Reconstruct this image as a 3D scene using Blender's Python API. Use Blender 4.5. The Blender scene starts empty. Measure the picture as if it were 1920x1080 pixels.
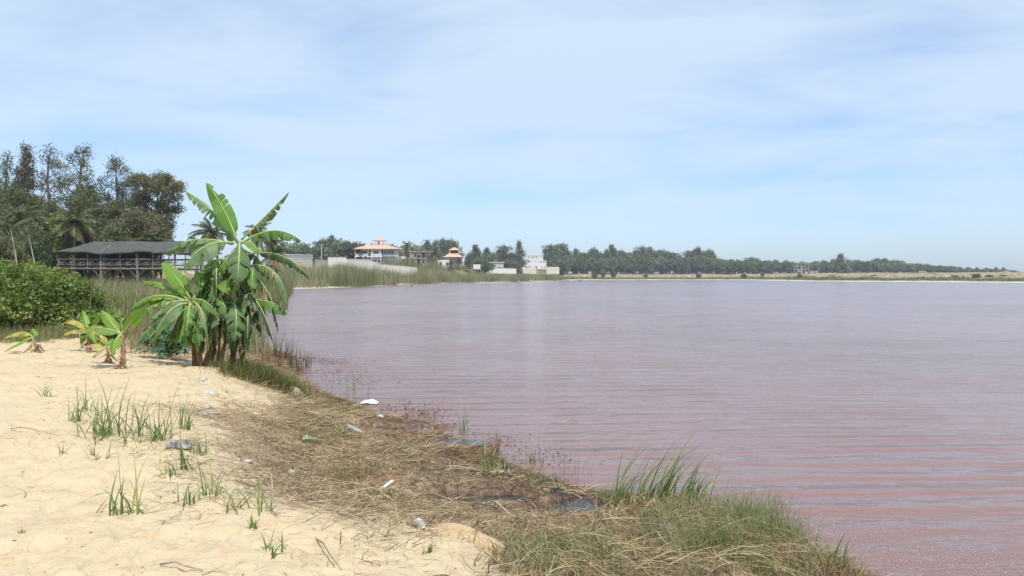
import bpy, math, random
import numpy as np
from mathutils import Vector
random.seed(5); rng = np.random.default_rng(5)
S = bpy.context.scene; COL = S.collection
R = math.radians

# ---------------------------------------------------------------- camera, world, sun, exposure
CAM = np.array([0.0, 0.0, 2.6]); F = 1440.0; HOR = 518.0
PITCH = math.atan((540-HOR)/F)
cd = bpy.data.cameras.new('camera'); cam = bpy.data.objects.new('camera', cd); COL.objects.link(cam)
cd.sensor_width = 36; cd.lens = 36*F/1920; cd.clip_start = .1; cd.clip_end = 9000
cam.location = CAM; cam.rotation_euler = (R(90)-PITCH, 0, 0); S.camera = cam
S.render.resolution_x = 1024; S.render.resolution_y = 576
S.view_settings.view_transform = 'Standard'; S.view_settings.look = 'None'
S.view_settings.exposure = 0.35; S.view_settings.gamma = 1

SUN_EL = R(60); SUN_AZ = R(157)   # compass azimuth the light comes from, clockwise from +Y (behind the camera)
sl = bpy.data.lights.new('sun', 'SUN'); sl.energy = 3.6; sl.angle = R(.5); sl.color = (1, .95, .87)
so = bpy.data.objects.new('sun', sl); COL.objects.link(so)
sdir = Vector((math.sin(SUN_AZ)*math.cos(SUN_EL), math.cos(SUN_AZ)*math.cos(SUN_EL), math.sin(SUN_EL)))
so.rotation_euler = (-sdir).to_track_quat('-Z', 'Y').to_euler()

W = bpy.data.worlds.new("World"); S.world = W; W.use_nodes = True
nt = W.node_tree; nt.nodes.clear()
def N(nt, t, **k):
    n = nt.nodes.new(t)
    for a, v in k.items(): setattr(n, a, v)
    return n
def L(nt, a, b): nt.links.new(a, b)
out = N(nt, 'ShaderNodeOutputWorld'); bg = N(nt, 'ShaderNodeBackground')
sky = N(nt, 'ShaderNodeTexSky', sky_type='NISHITA', sun_disc=False, sun_elevation=SUN_EL, sun_rotation=SUN_AZ,
        air_density=1.0, dust_density=.6, ozone_density=1.6, altitude=0)
bg.inputs['Strength'].default_value = 0.13
# thin high cloud: noise on the direction projected to a high plane
tc = N(nt, 'ShaderNodeTexCoord'); sep = N(nt, 'ShaderNodeSeparateXYZ'); L(nt, tc.outputs['Generated'], sep.inputs[0])
def M(nt, op, a, b=None, c=None, clamp=False):
    n = N(nt, 'ShaderNodeMath', operation=op, use_clamp=clamp)
    for i, v in enumerate((a, b, c)):
        if v is None: continue
        if isinstance(v, (int, float)): n.inputs[i].default_value = v
        else: L(nt, v, n.inputs[i])
    return n.outputs[0]
zz = M(nt, 'ADD', M(nt, 'MAXIMUM', sep.outputs[2], 0.0), .12)
cx = M(nt, 'DIVIDE', sep.outputs[0], zz); cy = M(nt, 'DIVIDE', sep.outputs[1], zz)
cmb = N(nt, 'ShaderNodeCombineXYZ'); L(nt, M(nt, 'MULTIPLY', cx, .8), cmb.inputs[0]); L(nt, M(nt, 'MULTIPLY', cy, 1.25), cmb.inputs[1])
def noise(nt, vec, scale, detail=4, rough=.55, dist=0, lac=2.0):
    n = N(nt, 'ShaderNodeTexNoise'); L(nt, vec, n.inputs['Vector'])
    n.inputs['Scale'].default_value = scale; n.inputs['Detail'].default_value = detail
    n.inputs['Roughness'].default_value = rough; n.inputs['Distortion'].default_value = dist; n.inputs['Lacunarity'].default_value = lac
    return n
def ramp(nt, fac, stops):
    n = N(nt, 'ShaderNodeValToRGB'); e = n.color_ramp.elements
    while len(e) < len(stops): e.new(.5)
    for el, (p, c) in zip(e, stops):
        el.position = p; el.color = (*c, 1) if len(c) == 3 else c
    L(nt, fac, n.inputs[0]); return n.outputs[0]
def mix(nt, f, a, b, mode='MIX'):
    n = N(nt, 'ShaderNodeMix', data_type='RGBA', blend_type=mode)
    for i, v in ((0, f), (6, a), (7, b)):
        if isinstance(v, (int, float)): n.inputs[i].default_value = v
        elif isinstance(v, tuple): n.inputs[i].default_value = (*v, 1)
        else: L(nt, v, n.inputs[i])
    return n.outputs[2]
n1 = noise(nt, cmb.outputs[0], 1.0, 8, .6, .5); n2 = noise(nt, cmb.outputs[0], .40, 3, .5, .3)
cs = M(nt, 'ADD', M(nt, 'MULTIPLY', n1.outputs[0], .55), M(nt, 'MULTIPLY', n2.outputs[0], .6))
cov = ramp(nt, cs, [(.44, (.14, .14, .14)), (.52, (.58, .58, .58)), (.62, (.92, .92, .92))])
hz = ramp(nt, sep.outputs[2], [(0.0, (.35, .35, .35)), (.10, (.85, .85, .85)), (.3, (1, 1, 1))])
covm = M(nt, 'MULTIPLY', M(nt, 'MULTIPLY', cov, hz), .93)
base = mix(nt, 1.0, sky.outputs[0], (0.85, 0.968, 1.14), 'MULTIPLY')
low = ramp(nt, sep.outputs[2], [(0.0, (.80, .85, .97)), (.22, (.97, .98, 1.0)), (.4, (1, 1, 1))]); base = mix(nt, 1.0, base, low, 'MULTIPLY')
skc = mix(nt, covm, base, (4.35, 5.2, 6.1))
L(nt, skc, bg.inputs[0]); L(nt, bg.outputs[0], out.inputs[0])

# ---------------------------------------------------------------- pixel rays, noise, terrain heights
cP, sP = math.cos(PITCH), math.sin(PITCH)
def ray(px, py):
    u = (px-960)/F; v = (540-py)/F
    return np.array([u, cP+v*sP, -sP+v*cP])
def D(px, py, d):
    r = ray(px, py); return CAM + r*(d/r[1])
def Z(px, py, z):
    r = ray(px, py); return CAM + r*((z-CAM[2])/r[2])
def hsh(ix, iy, s):
    h = (ix.astype(np.int64)*374761393 + iy.astype(np.int64)*668265263 + s*1442695041) & 0xffffffff
    h = ((h ^ (h >> 13))*1274126177) & 0xffffffff
    h = (h ^ (h >> 16)) & 0xffffffff
    return h/4294967295.0
def vn(x, y, s=0):
    ix = np.floor(x); iy = np.floor(y); fx = x-ix; fy = y-iy
    fx = fx*fx*(3-2*fx); fy = fy*fy*(3-2*fy)
    a = hsh(ix, iy, s); b = hsh(ix+1, iy, s); c = hsh(ix, iy+1, s); d = hsh(ix+1, iy+1, s)
    return (a*(1-fx)+b*fx)*(1-fy)+(c*(1-fx)+d*fx)*fy
def fbm(x, y, s=0, o=4):
    t = 0; a = .5
    for i in range(o):
        t = t + a*(vn(x, y, s+i)*2-1); x = x*2.03+11.3; y = y*2.03+7.7; a *= .5
    return t
SH_NEAR = [(1660,1092),(1560,1050),(1440,975),(1300,945),(1130,925),(1000,885),(900,840),(800,790),(680,765),(600,735),(556,705)]
SH_FAR = [(520,543),(600,540.5),(700,537),(760,533),(850,530.5),(960,528.5),(1000,527),(1060,526),(1100,525.3),(1250,525.2),(1400,525.3),(1500,527),(1600,528),(1700,528.5),(1810,529.5),(1920,530.5)]
lake = [tuple(Z(a, b, 0)[:2]) for a, b in SH_NEAR]
lake += [(-7.0, 24.5), (-9.6, 30), (-13, 40), (-19, 58), (-27, 85), (-34, 112), (-42, 140)]
lake += [tuple(Z(a, b, 0)[:2]) for a, b in SH_FAR]
lake += [(290, 290), (420, 250), (600, 100), (500, -100), (100, -60), (20, -14), (7, 0), (4.6, 4.2)]
lake = np.array(lake)
def sdist(x, y):
    """positive inland, negative in the lake"""
    sh = x.shape; x = x.ravel(); y = y.ravel()
    d = np.full(x.shape, 1e18); ins = np.zeros(x.shape, bool); n = len(lake)
    for i in range(n):
        ax, ay = lake[i]; bx, by = lake[(i+1) % n]
        ex, ey = bx-ax, by-ay; t = np.clip(((x-ax)*ex+(y-ay)*ey)/(ex*ex+ey*ey), 0, 1)
        d = np.minimum(d, (x-ax-t*ex)**2+(y-ay-t*ey)**2)
        c = ((ay > y) != (by > y)); 
        if ey != 0: ins ^= c & (x < ex*(y-ay)/ey+ax)
    return (np.sqrt(d)*np.where(ins, -1, 1)).reshape(sh)
CTRL = [ # px, py, z, litter cover
 (0,1080,.95,0),(250,1080,.95,0),(500,1080,.93,.02),(700,1080,.85,.1),(0,900,.95,0),(0,760,.95,0),(0,680,.95,0),(0,640,.93,0),
 (200,1000,.95,0),(200,860,.93,.06),(200,760,.95,.05),(200,690,.95,.05),(330,690,.92,.05),(350,980,.9,.05),(330,900,.88,.12),(340,800,.84,.2),
 (430,692,.80,.05),(500,735,.62,.35),(560,752,.30,.8),(400,750,.80,.25),(450,800,.66,.6),(480,850,.68,.6),(460,900,.76,.45),(540,950,.78,.4),(430,960,.9,.12),(500,1010,.9,.05),
 (600,1000,.80,.1),(650,960,.66,.45),(700,1010,.78,.3),(760,960,.45,.8),(760,985,.58,.3),(830,1000,.58,.25),(900,1000,.36,.8),(940,1040,.46,.3),(860,1050,.66,.12),(960,1070,.52,.6),(780,1060,.74,.2),
 (600,760,.14,1),(700,790,.10,1),(560,830,.34,.9),(640,850,.22,1),(800,850,.10,1),(700,900,.22,1),(620,910,.40,.9),(900,890,.07,1),(1000,925,.07,1),(850,940,.14,1),(960,965,.16,1),
 (1100,960,.10,1),(1100,1020,.26,1),(1250,970,.16,1),(1250,1050,.34,1),(1400,1000,.18,1),(1400,1070,.3,1),(1500,1050,.12,1),(1060,1075,.36,1),(1200,1120,.4,1),(1500,1120,.15,1),
] + [(a, b, 0.0, 1) for a, b in SH_NEAR] + [(650,690,-.22,1),(760,740,-.25,1),(900,770,-.3,1),(1100,840,-.35,1),(1300,860,-.4,1),(1500,900,-.4,1),(1750,1000,-.22,1),(1900,1070,-.15,1),(1250,900,-.2,1),(1500,970,-.15,1),(565,668,-.2,1),(530,655,-.15,1),(600,665,-.25,1)]
CP = np.array([[*Z(a, b, z)[:2], z, l] for a, b, z, l in CTRL] +
  [[-9.6,24,.9,0],[-14,24,1.0,0],[-20,20,1.0,0],[-26,26,1.05,0],[-16,12,.95,0],[-10,5,.95,0],[-4,0,.95,0],[0,1,.8,0],[0,-8,.95,0],[-12,-8,.95,0],[4,2,.2,1],[8,8,-.5,1],[12,14,-.6,1],[0,24,-.6,1],[8,24,-.8,1],[10,0,-.5,1],
   [-4.2,22,-.25,1],[-7.4,20.0,.5,.6],[-8.9,23,.5,.6]])
def tps(r2): return .5*r2*np.log(r2+1e-9)
A_ = CP[:, :2]; n_ = len(A_)
K_ = tps(((A_[:, None]-A_[None])**2).sum(-1)) + np.eye(n_)*.02
Pm = np.c_[np.ones(n_), A_]; Mx = np.block([[K_, Pm], [Pm.T, np.zeros((3, 3))]])
WZ = np.linalg.solve(Mx, np.vstack([CP[:, 2:], np.zeros((3, 2))]))
def rbf(x, y):
    K = tps((x[:, None]-A_[:, 0])**2+(y[:, None]-A_[:, 1])**2)
    return K @ WZ[:n_] + np.c_[np.ones(len(x)), x, y] @ WZ[n_:]
def sst(a, b, x):
    t = np.clip((x-a)/(b-a), 0, 1); return t*t*(3-2*t)
PUD = [(868,936,.34,.13),(962,930,.22,.09),(1085,950,.30,.16),(985,952,.16,.06),(925,928,.16,.07),(700,806,.30,.10),(745,802,.34,.10),(850,826,.3,.1),(1010,960,.22,.08),(640,792,.2,.07)]
PUDW = [(*Z(a, b, .06)[:2], rx*1.45, ry*1.35) for a, b, rx, ry in PUD]
PADS = []   # x, y, radius, z
def height(x, y, full=False):
    x = np.atleast_1d(np.asarray(x, float)); y = np.atleast_1d(np.asarray(y, float))
    sh = x.shape; x = x.ravel(); y = y.ravel()
    s = sdist(x, y)
    near = np.interp(s, [-40, -5, -1, 0, 2, 6, 20, 60, 300], [-2, -.6, -.15, 0, .35, .8, 1.05, 1.5, 2.5])
    sw = s + 4*fbm(x*.05, y*.05, 3)*sst(0, 12, s)
    far = np.interp(sw, [-60, -5, 0, 5, 12, 24, 33, 46, 120, 400], [-2, -.4, 0, .45, .8, 1.4, 2.9, 3.7, 4.7, 5.5])
    bl = sst(120, 175, y)
    hf = near*(1-bl)+far*bl
    # the villa hill
    u = x/np.maximum(y, 1); hill = sst(-.36, -.30, u)*(1-sst(-.16, -.08, u))*sst(165, 200, y)*(1-sst(330, 420, y))
    hf = hf + hill*(1.6*sst(3, 12, s)+.9*sst(8, 20, s)*(1-sst(24, 45, s)))
    land = sst(0, 4, s)
    hf = hf + land*(.22*fbm(x*.22, y*.22, 9)*(.35+.65*bl) + sst(14, 26, s)*bl*(.9*fbm(x*.09, y*.09, 21)+.5*fbm(x*.4, y*.4, 33)))
    for (qx, qy, qr, qz) in PADS:
        w = (1-sst(qr, qr*1.5, np.hypot(x-qx, y-qy)))*sst(4, 11, s); hf = hf*(1-w)+qz*w
    z = hf.copy(); lit = np.where(s < 3, 1.0, .5)
    m = (y < 30) & (np.abs(x) < 40) & (y > -12)
    if m.any():
        o = rbf(x[m], y[m]); xm, ym = x[m], y[m]
        zn = np.clip(o[:, 0], -.8, 1.06); ln = np.clip(o[:, 1], 0, 1)
        zn = zn + .035*fbm(xm*.8, ym*.8, 5)*sst(.02, .2, zn) + .02*fbm(xm*3.1, ym*3.1, 6)*sst(-.02, .1, zn)
        marsh = sst(.15, .7, ln)*sst(-.02, .06, zn)*(1-sst(.5, .9, zn))
        zn = zn + marsh*(.03*fbm(xm*5, ym*5, 8)+.018*fbm(xm*13, ym*13, 12))
        sand = (1-sst(.1, .5, ln))*sst(.3, .6, zn)
        zn = zn + sand*(.016*fbm(xm*6, ym*6, 14)+.009*fbm(xm*17, ym*17, 15)-.034*sst(.60, .78, vn(xm*4.2, ym*3.4, 40))-.02*sst(.62, .8, vn(xm*7.5+3, ym*6.5, 43)))
        for (qx, qy, rx, ry) in PUDW:
            q = np.hypot((xm-qx)/rx, (ym-qy)/ry*.6) + .55*fbm(xm*5, ym*5, 50)
            w = 1-sst(.75, 1.25, q); zn = zn*(1-w) + (-.035)*w
        w = (1-sst(23, 29, ym))*(1-sst(30, 40, np.abs(xm)))
        z[m] = zn*w + z[m]*(1-w); lit[m] = ln*w+lit[m]*(1-w)
    if full: return z.reshape(sh), lit.reshape(sh), s.reshape(sh)
    return z.reshape(sh)
def H(x, y): return float(height(x, y)[0])
def G(px, py, zmax=8):
    """the point where the pixel's ray meets the ground (or water)"""
    r = ray(px, py); d = np.geomspace(2.5, 1200, 500); p = CAM + r*(d/r[1])[:, None]
    g = np.maximum(height(p[:, 0], p[:, 1]), 0); k = np.argmax(p[:, 2] <= g)
    lo, hi = d[max(k-1, 0)], d[k]
    for _ in range(12):
        m = .5*(lo+hi); q = CAM + r*(m/r[1])
        if q[2] <= max(H(q[0], q[1]), 0): hi = m
        else: lo = m
    q = CAM + r*(hi/r[1]); return np.array([q[0], q[1], max(H(q[0], q[1]), 0)])

# ---------------------------------------------------------------- mesh helpers
def tag(o, label=None, cat=None, group=None, kind=None):
    if label: o['label'] = label
    if cat: o['category'] = cat
    if group: o['group'] = group
    if kind: o['kind'] = kind
    return o
def empty(name, loc=(0, 0, 0), rz=0):
    o = bpy.data.objects.new(name, None); COL.objects.link(o); o.location = tuple(loc); o.rotation_euler = (0, 0, rz); return o
def link(name, me, mats, parent=None, smooth=False):
    for m in (mats if isinstance(mats, (list, tuple)) else [mats]): me.materials.append(m)
    if smooth: me.polygons.foreach_set('use_smooth', np.ones(len(me.polygons), bool))
    o = bpy.data.objects.new(name, me); COL.objects.link(o)
    if parent is not None: o.parent = parent
    return o
def npmesh(name, V, Q, k=4, mi=None):
    """V (n,3), Q (m,k) -> mesh"""
    me = bpy.data.meshes.new(name); V = np.asarray(V, np.float32); Q = np.asarray(Q, np.int32)
    me.vertices.add(len(V)); me.vertices.foreach_set('co', V.ravel())
    me.loops.add(Q.size); me.loops.foreach_set('vertex_index', Q.ravel())
    me.polygons.add(len(Q)); me.polygons.foreach_set('loop_start', np.arange(0, Q.size, k, dtype=np.int32))
    if mi is not None: me.polygons.foreach_set('material_index', np.asarray(mi, np.int32))
    me.update(calc_edges=True); return me
class MB:
    def __init__(s): s.v = []; s.f = []; s.m = []
    def add(s, vs, fs, m=0):
        b = len(s.v); s.v += [tuple(map(float, v)) for v in vs]; s.f += [tuple(b+i for i in f) for f in fs]; s.m += [m]*len(fs); return s
    def box(s, x0, x1, y0, y1, z0, z1, m=0):
        return s.add([(x0,y0,z0),(x1,y0,z0),(x1,y1,z0),(x0,y1,z0),(x0,y0,z1),(x1,y0,z1),(x1,y1,z1),(x0,y1,z1)],
                     [(0,3,2,1),(4,5,6,7),(0,1,5,4),(1,2,6,5),(2,3,7,6),(3,0,4,7)], m)
    def tube(s, pts, rad, n=7, m=0, cap=True):
        pts = [np.array(p, float) for p in pts]; k = len(pts)
        if not hasattr(rad, '__len__'): rad = [rad]*k
        b = len(s.v); pv = None
        for i, p in enumerate(pts):
            t = pts[min(i+1, k-1)]-pts[max(i-1, 0)]; t = t/(np.linalg.norm(t)+1e-9)
            if pv is None: a = np.cross(t, (0, 0, 1) if abs(t[2]) < .9 else (1, 0, 0))
            else: a = pv-t*np.dot(pv, t)
            a = a/(np.linalg.norm(a)+1e-9); pv = a; c = np.cross(t, a)
            for j in range(n):
                w = 2*math.pi*j/n; s.v.append(tuple(p+(a*math.cos(w)+c*math.sin(w))*rad[i]))
        for i in range(k-1):
            for j in range(n):
                s.f.append((b+i*n+j, b+i*n+(j+1) % n, b+(i+1)*n+(j+1) % n, b+(i+1)*n+j)); s.m.append(m)
        if cap:
            s.f.append(tuple(b+j for j in range(n))[::-1]); s.m.append(m)
            s.f.append(tuple(b+(k-1)*n+j for j in range(n))); s.m.append(m)
        return s
    def build(s, name, mats, parent=None, smooth=False):
        me = bpy.data.meshes.new(name); me.from_pydata(s.v, [], s.f); me.update()
        me.polygons.foreach_set('material_index', s.m)
        return link(name, me, mats, parent, smooth)
def ribbons(base, az, el, length, width, curl, segs=3, roll=None, tip=.08, wob=0):
    """curved tapering blades; all args arrays of n"""
    n = len(base); V = np.zeros((n, segs+1, 2, 3)); p = base.astype(float).copy(); e = el.copy(); a = az.copy()
    roll = rng.uniform(-.6, .6, n) if roll is None else roll
    for k in range(segs+1):
        d = np.c_[np.cos(e)*np.cos(a), np.cos(e)*np.sin(a), np.sin(e)]
        h = np.c_[-np.sin(a), np.cos(a), np.zeros(n)]; up = np.cross(d, h)
        sd = h*np.cos(roll)[:, None]+up*np.sin(roll)[:, None]
        t = k/segs; w = (width*(1-(1-tip)*t**1.6)/2)[:, None]
        V[:, k, 0] = p-sd*w; V[:, k, 1] = p+sd*w
        p = p + d*(length/segs)[:, None]; e = e-curl/segs
        if wob: a = a + rng.normal(0, wob, n)
    i0 = (np.arange(n)*(segs+1)*2)[:, None]+np.arange(segs)*2
    Q = np.stack([i0, i0+1, i0+3, i0+2], -1).reshape(-1, 4)
    return V.reshape(-1, 3), Q
def merge(parts):
    V = []; Q = []; mi = []; b = 0
    for i, (v, q) in enumerate(parts):
        V.append(v); Q.append(q+b); b += len(v); mi.append(np.full(len(q), i))
    return np.concatenate(V), np.concatenate(Q), np.concatenate(mi)

# ---------------------------------------------------------------- materials
MATS = {}
def newmat(name):
    m = bpy.data.materials.new(name); m.use_nodes = True; nt = m.node_tree; nt.nodes.clear()
    o = N(nt, 'ShaderNodeOutputMaterial'); b = N(nt, 'ShaderNodeBsdfPrincipled'); L(nt, b.outputs[0], o.inputs[0]); MATS[name] = m
    return m, nt, b, o
def surf(name, cols, scale=4, rough=.8, bump=.0, coord='Object', stretch=(1, 1, 1), detail=5, spec=.3, metal=0, bscale=None, bdist=.02):
    """noise between colours, with bump"""
    m, nt, b, o = newmat(name); tc = N(nt, 'ShaderNodeTexCoord'); mp = N(nt, 'ShaderNodeMapping'); mp.inputs['Scale'].default_value = stretch
    L(nt, tc.outputs[coord], mp.inputs[0]); n = noise(nt, mp.outputs[0], scale, detail, .6)
    k = len(cols); L(nt, ramp(nt, n.outputs[0], [(.3+.4*i/max(k-1, 1), c) for i, c in enumerate(cols)]), b.inputs['Base Color'])
    b.inputs['Roughness'].default_value = rough; b.inputs['Specular IOR Level'].default_value = spec; b.inputs['Metallic'].default_value = metal
    if bump:
        n2 = noise(nt, mp.outputs[0], bscale or scale*3, 4, .6); bp = N(nt, 'ShaderNodeBump'); bp.inputs['Strength'].default_value = bump; bp.inputs['Distance'].default_value = bdist
        L(nt, n2.outputs[0], bp.inputs['Height']); L(nt, bp.outputs[0], b.inputs['Normal'])
    return m
def leafy(name, cols, trans=.3, rough=.55, spec=.3, objvar=.25, tcol=None, patch=0):
    """foliage: a colour per leaf island, a shift per object, some light through the leaf"""
    m, nt, b, o = newmat(name); ge = N(nt, 'ShaderNodeNewGeometry'); oi = N(nt, 'ShaderNodeObjectInfo')
    k = len(cols); f = ge.outputs['Random Per Island']
    if patch:
        tc = N(nt, 'ShaderNodeTexCoord'); pn = noise(nt, tc.outputs['Object'], patch, 3, .5)
        f = M(nt, 'ADD', M(nt, 'MULTIPLY', f, .5), M(nt, 'MULTIPLY_ADD', pn.outputs[0], 1.6, -.55), clamp=True)
    c = ramp(nt, f, [(i/max(k-1, 1), c) for i, c in enumerate(cols)])
    v = M(nt, 'MULTIPLY_ADD', oi.outputs['Random'], objvar*2, 1-objvar)
    cc = N(nt, 'ShaderNodeCombineXYZ'); L(nt, v, cc.inputs[0]); L(nt, v, cc.inputs[1]); L(nt, v, cc.inputs[2])
    c = mix(nt, 1.0, c, cc.outputs[0], 'MULTIPLY')
    L(nt, c, b.inputs['Base Color']); b.inputs['Roughness'].default_value = rough; b.inputs['Specular IOR Level'].default_value = spec
    if trans:
        t = N(nt, 'ShaderNodeBsdfTranslucent'); L(nt, mix(nt, 1.0, c, tcol or (1.6, 1.5, .7), 'MULTIPLY'), t.inputs[0])
        ms = N(nt, 'ShaderNodeMixShader'); ms.inputs[0].default_value = trans
        L(nt, b.outputs[0], ms.inputs[1]); L(nt, t.outputs[0], ms.inputs[2]); L(nt, ms.outputs[0], o.inputs[0])
    return m
# ---------------------------------------------------------------- places of the far buildings (flattened pads first, so the ground suits them)
def pad(px, py, d, r):
    p = D(px, py, d); PADS.append((p[0], p[1], r, p[2])); return p
P_VILLA = pad(708, 500.5, 285, 12)
P_GREY = pad(780, 503, 318, 9)
P_PAV = pad(846, 504.5, 360, 10)
P_PINK = pad(930, 505.5, 430, 8)
P_WHITE = pad(1003, 508, 500, 12)
P_SKEL = pad(1505, 514.0, 560, 14)
P_H1 = pad(1527, 514.6, 540, 7)
P_H2 = pad(1702, 516.5, 430, 6)
P_H3 = pad(1727, 516.2, 430, 6)
P_H4 = pad(1757, 516.5, 430, 6)

# ---------------------------------------------------------------- ground
def build_ground():
    rad = np.r_[np.geomspace(1.2, 3.2, 30)[:-1], np.geomspace(3.2, 24, 330)[:-1], np.geomspace(24, 3500, 300)]
    ang = np.r_[np.arange(-46, 46, .1), np.arange(46, 314, 4.0)]*math.pi/180
    A, Rr = np.meshgrid(ang, rad); X = Rr*np.sin(A); Y = Rr*np.cos(A)
    z, lit, s = height(X, Y, True)
    nr, na = X.shape; V = np.c_[X.ravel(), Y.ravel(), z.ravel()]; V = np.vstack([V, [0, 0, H(0, 0)]])
    i = np.arange(nr-1)[:, None]*na; j = np.arange(na)[None]; j2 = (j+1) % na
    Q = np.stack([i+j, i+j2, i+na+j2, i+na+j], -1).reshape(-1, 4)[:, ::-1]
    me = npmesh('ground', V, Q)
    a = me.color_attributes.new('zone', 'FLOAT_COLOR', 'POINT'); c = np.ones((len(V), 4), np.float32)
    c[:-1, 0] = lit.ravel(); c[:-1, 1] = np.clip(s.ravel()/60, 0, 1); c[:-1, 2] = np.clip(Y.ravel()/200, 0, 1); c[-1, :3] = 0
    a.data.foreach_set('color', c.ravel())
    m, nt, b, o = newmat('ground')
    at = N(nt, 'ShaderNodeVertexColor', layer_name='zone'); sp = N(nt, 'ShaderNodeSeparateColor'); L(nt, at.outputs[0], sp.inputs[0])
    ge = N(nt, 'ShaderNodeNewGeometry'); pos = ge.outputs['Position']; sz = N(nt, 'ShaderNodeSeparateXYZ'); L(nt, pos, sz.inputs[0])
    nA = noise(nt, pos, .9, 5, .6); nB = noise(nt, pos, 9, 5, .65); nC = noise(nt, pos, 60, 3, .6)
    sand = ramp(nt, nA.outputs[0], [(.3, (.53, .425, .265)), (.5, (.58, .475, .305)), (.7, (.52, .40, .255))])
    sand = mix(nt, ramp(nt, nB.outputs[0], [(.53, (0, 0, 0)), (.68, (.7, .7, .7))]), sand, (.50, .34, .19))
    sand = mix(nt, ramp(nt, nC.outputs[0], [(.62, (0, 0, 0)), (.74, (.5, .5, .5))]), sand, (.36, .26, .17))
    soil = ramp(nt, nB.outputs[0], [(.3, (.07, .055, .04)), (.45, (.19, .135, .085)), (.58, (.34, .235, .14)), (.75, (.4, .31, .2))])
    wet = ramp(nt, nB.outputs[0], [(.35, (.045, .035, .028)), (.6, (.12, .07, .045)), (.75, (.2, .1, .05))])
    wf = ramp(nt, M(nt, 'ADD', sz.outputs[2], M(nt, 'MULTIPLY_ADD', nB.outputs[0], .1, -.05)), [(.0, (1, 1, 1)), (.05, (.8, .8, .8)), (.17, (0, 0, 0))])
    soil = mix(nt, wf, soil, wet)
    lf = ramp(nt, M(nt, 'ADD', M(nt, 'ADD', sp.outputs[0], M(nt, 'MULTIPLY_ADD', nB.outputs[0], 1.5, -.75)), M(nt, 'MULTIPLY_ADD', nC.outputs[0], .8, -.4)), [(.33, (0, 0, 0)), (.55, (1, 1, 1))])
    nearc = mix(nt, lf, sand, soil)
    # far shore: salt beach, green strip, bluff sand, scrub
    nF = noise(nt, pos, .12, 5, .65); nG = noise(nt, pos, .5, 4, .7)
    fs = M(nt, 'ADD', sp.outputs[1], M(nt, 'MULTIPLY_ADD', nF.outputs[0], .14, -.07))
    farc = ramp(nt, fs, [(0, (.50, .44, .37)), (.07, (.52, .47, .38)), (.10, (.17, .19, .075)), (.36, (.19, .2, .08)), (.42, (.48, .38, .25)), (.7, (.54, .42, .27)), (1, (.45, .35, .22))])
    scr = ramp(nt, nG.outputs[0], [(.42, (0, 0, 0)), (.52, (1, 1, 1))])
    scr = mix(nt, ramp(nt, sp.outputs[1], [(.3, (0, 0, 0)), (.45, (1, 1, 1))]), (0, 0, 0), scr)
    farc = mix(nt, scr, farc, (.20, .15, .09))
    midc = ramp(nt, nG.outputs[0], [(.35, (.12, .13, .05)), (.5, (.2, .18, .08)), (.65, (.42, .32, .19))])
    midc = mix(nt, ramp(nt, sp.outputs[2], [(.55, (0, 0, 0)), (.8, (1, 1, 1))]), midc, farc)
    c = mix(nt, ramp(nt, sp.outputs[2], [(.118, (0, 0, 0)), (.14, (1, 1, 1))]), nearc, midc)
    L(nt, c, b.inputs['Base Color'])
    rr = mix(nt, wf, (.95, .95, .95), (.5, .5, .5)); L(nt, rr, b.inputs['Roughness']); b.inputs['Specular IOR Level'].default_value = .25
    bp = N(nt, 'ShaderNodeBump'); bp.inputs['Strength'].default_value = .85; bp.inputs['Distance'].default_value = .045
    hh = M(nt, 'ADD', M(nt, 'MULTIPLY', nB.outputs[0], .8), M(nt, 'MULTIPLY', nC.outputs[0], .25)); L(nt, hh, bp.inputs['Height']); L(nt, bp.outputs[0], b.inputs['Normal'])
    tag(link('ground', me, m, smooth=True), kind='structure')
build_ground()

# ---------------------------------------------------------------- water
def water_mat(name, body_far, body_near, wave=1.0):
    m, nt, b, o = newmat(name); ge = N(nt, 'ShaderNodeNewGeometry'); pos = ge.outputs['Position']
    mp = N(nt, 'ShaderNodeMapping'); mp.inputs['Rotation'].default_value = (0, 0, R(-8)); mp.inputs['Scale'].default_value = (.28, 1.0, 1); L(nt, pos, mp.inputs[0])
    dn = noise(nt, pos, .06, 3, .5)
    col = mix(nt, ramp(nt, dn.outputs[0], [(.4, (0, 0, 0)), (.62, (1, 1, 1))]), body_near, body_far); L(nt, col, b.inputs['Base Color'])
    b.inputs['Roughness'].default_value = .18; b.inputs['IOR'].default_value = 1.34; b.inputs['Specular IOR Level'].default_value = .5
    wv = N(nt, 'ShaderNodeTexWave', wave_type='BANDS', bands_direction='Y', wave_profile='SIN'); L(nt, mp.outputs[0], wv.inputs[0])
    wv.inputs['Scale'].default_value = .44; wv.inputs['Distortion'].default_value = 8; wv.inputs['Detail'].default_value = 3; wv.inputs['Detail Scale'].default_value = .5
    w2 = noise(nt, mp.outputs[0], 2.6, 3, .55, .4); w3 = noise(nt, pos, 2.4, 4, .6)
    amp = noise(nt, pos, .25, 2, .5)
    h = M(nt, 'MULTIPLY', wv.outputs[0], M(nt, 'MULTIPLY_ADD', amp.outputs[0], 1.7, -.5, clamp=True))
    h = M(nt, 'ADD', h, M(nt, 'MULTIPLY', w2.outputs[0], .8)); h = M(nt, 'ADD', h, M(nt, 'MULTIPLY', w3.outputs[0], .32))
    bp = N(nt, 'ShaderNodeBump'); bp.inputs['Strength'].default_value = 1.0; bp.inputs['Distance'].default_value = .075*wave
    L(nt, h, bp.inputs['Height']); L(nt, bp.outputs[0], b.inputs['Normal'])
    return m
r_ = np.geomspace(1.5, 3400, 60); a_ = np.linspace(0, 2*math.pi, 97)[:-1]; A, Rr = np.meshgrid(a_, r_)
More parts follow.
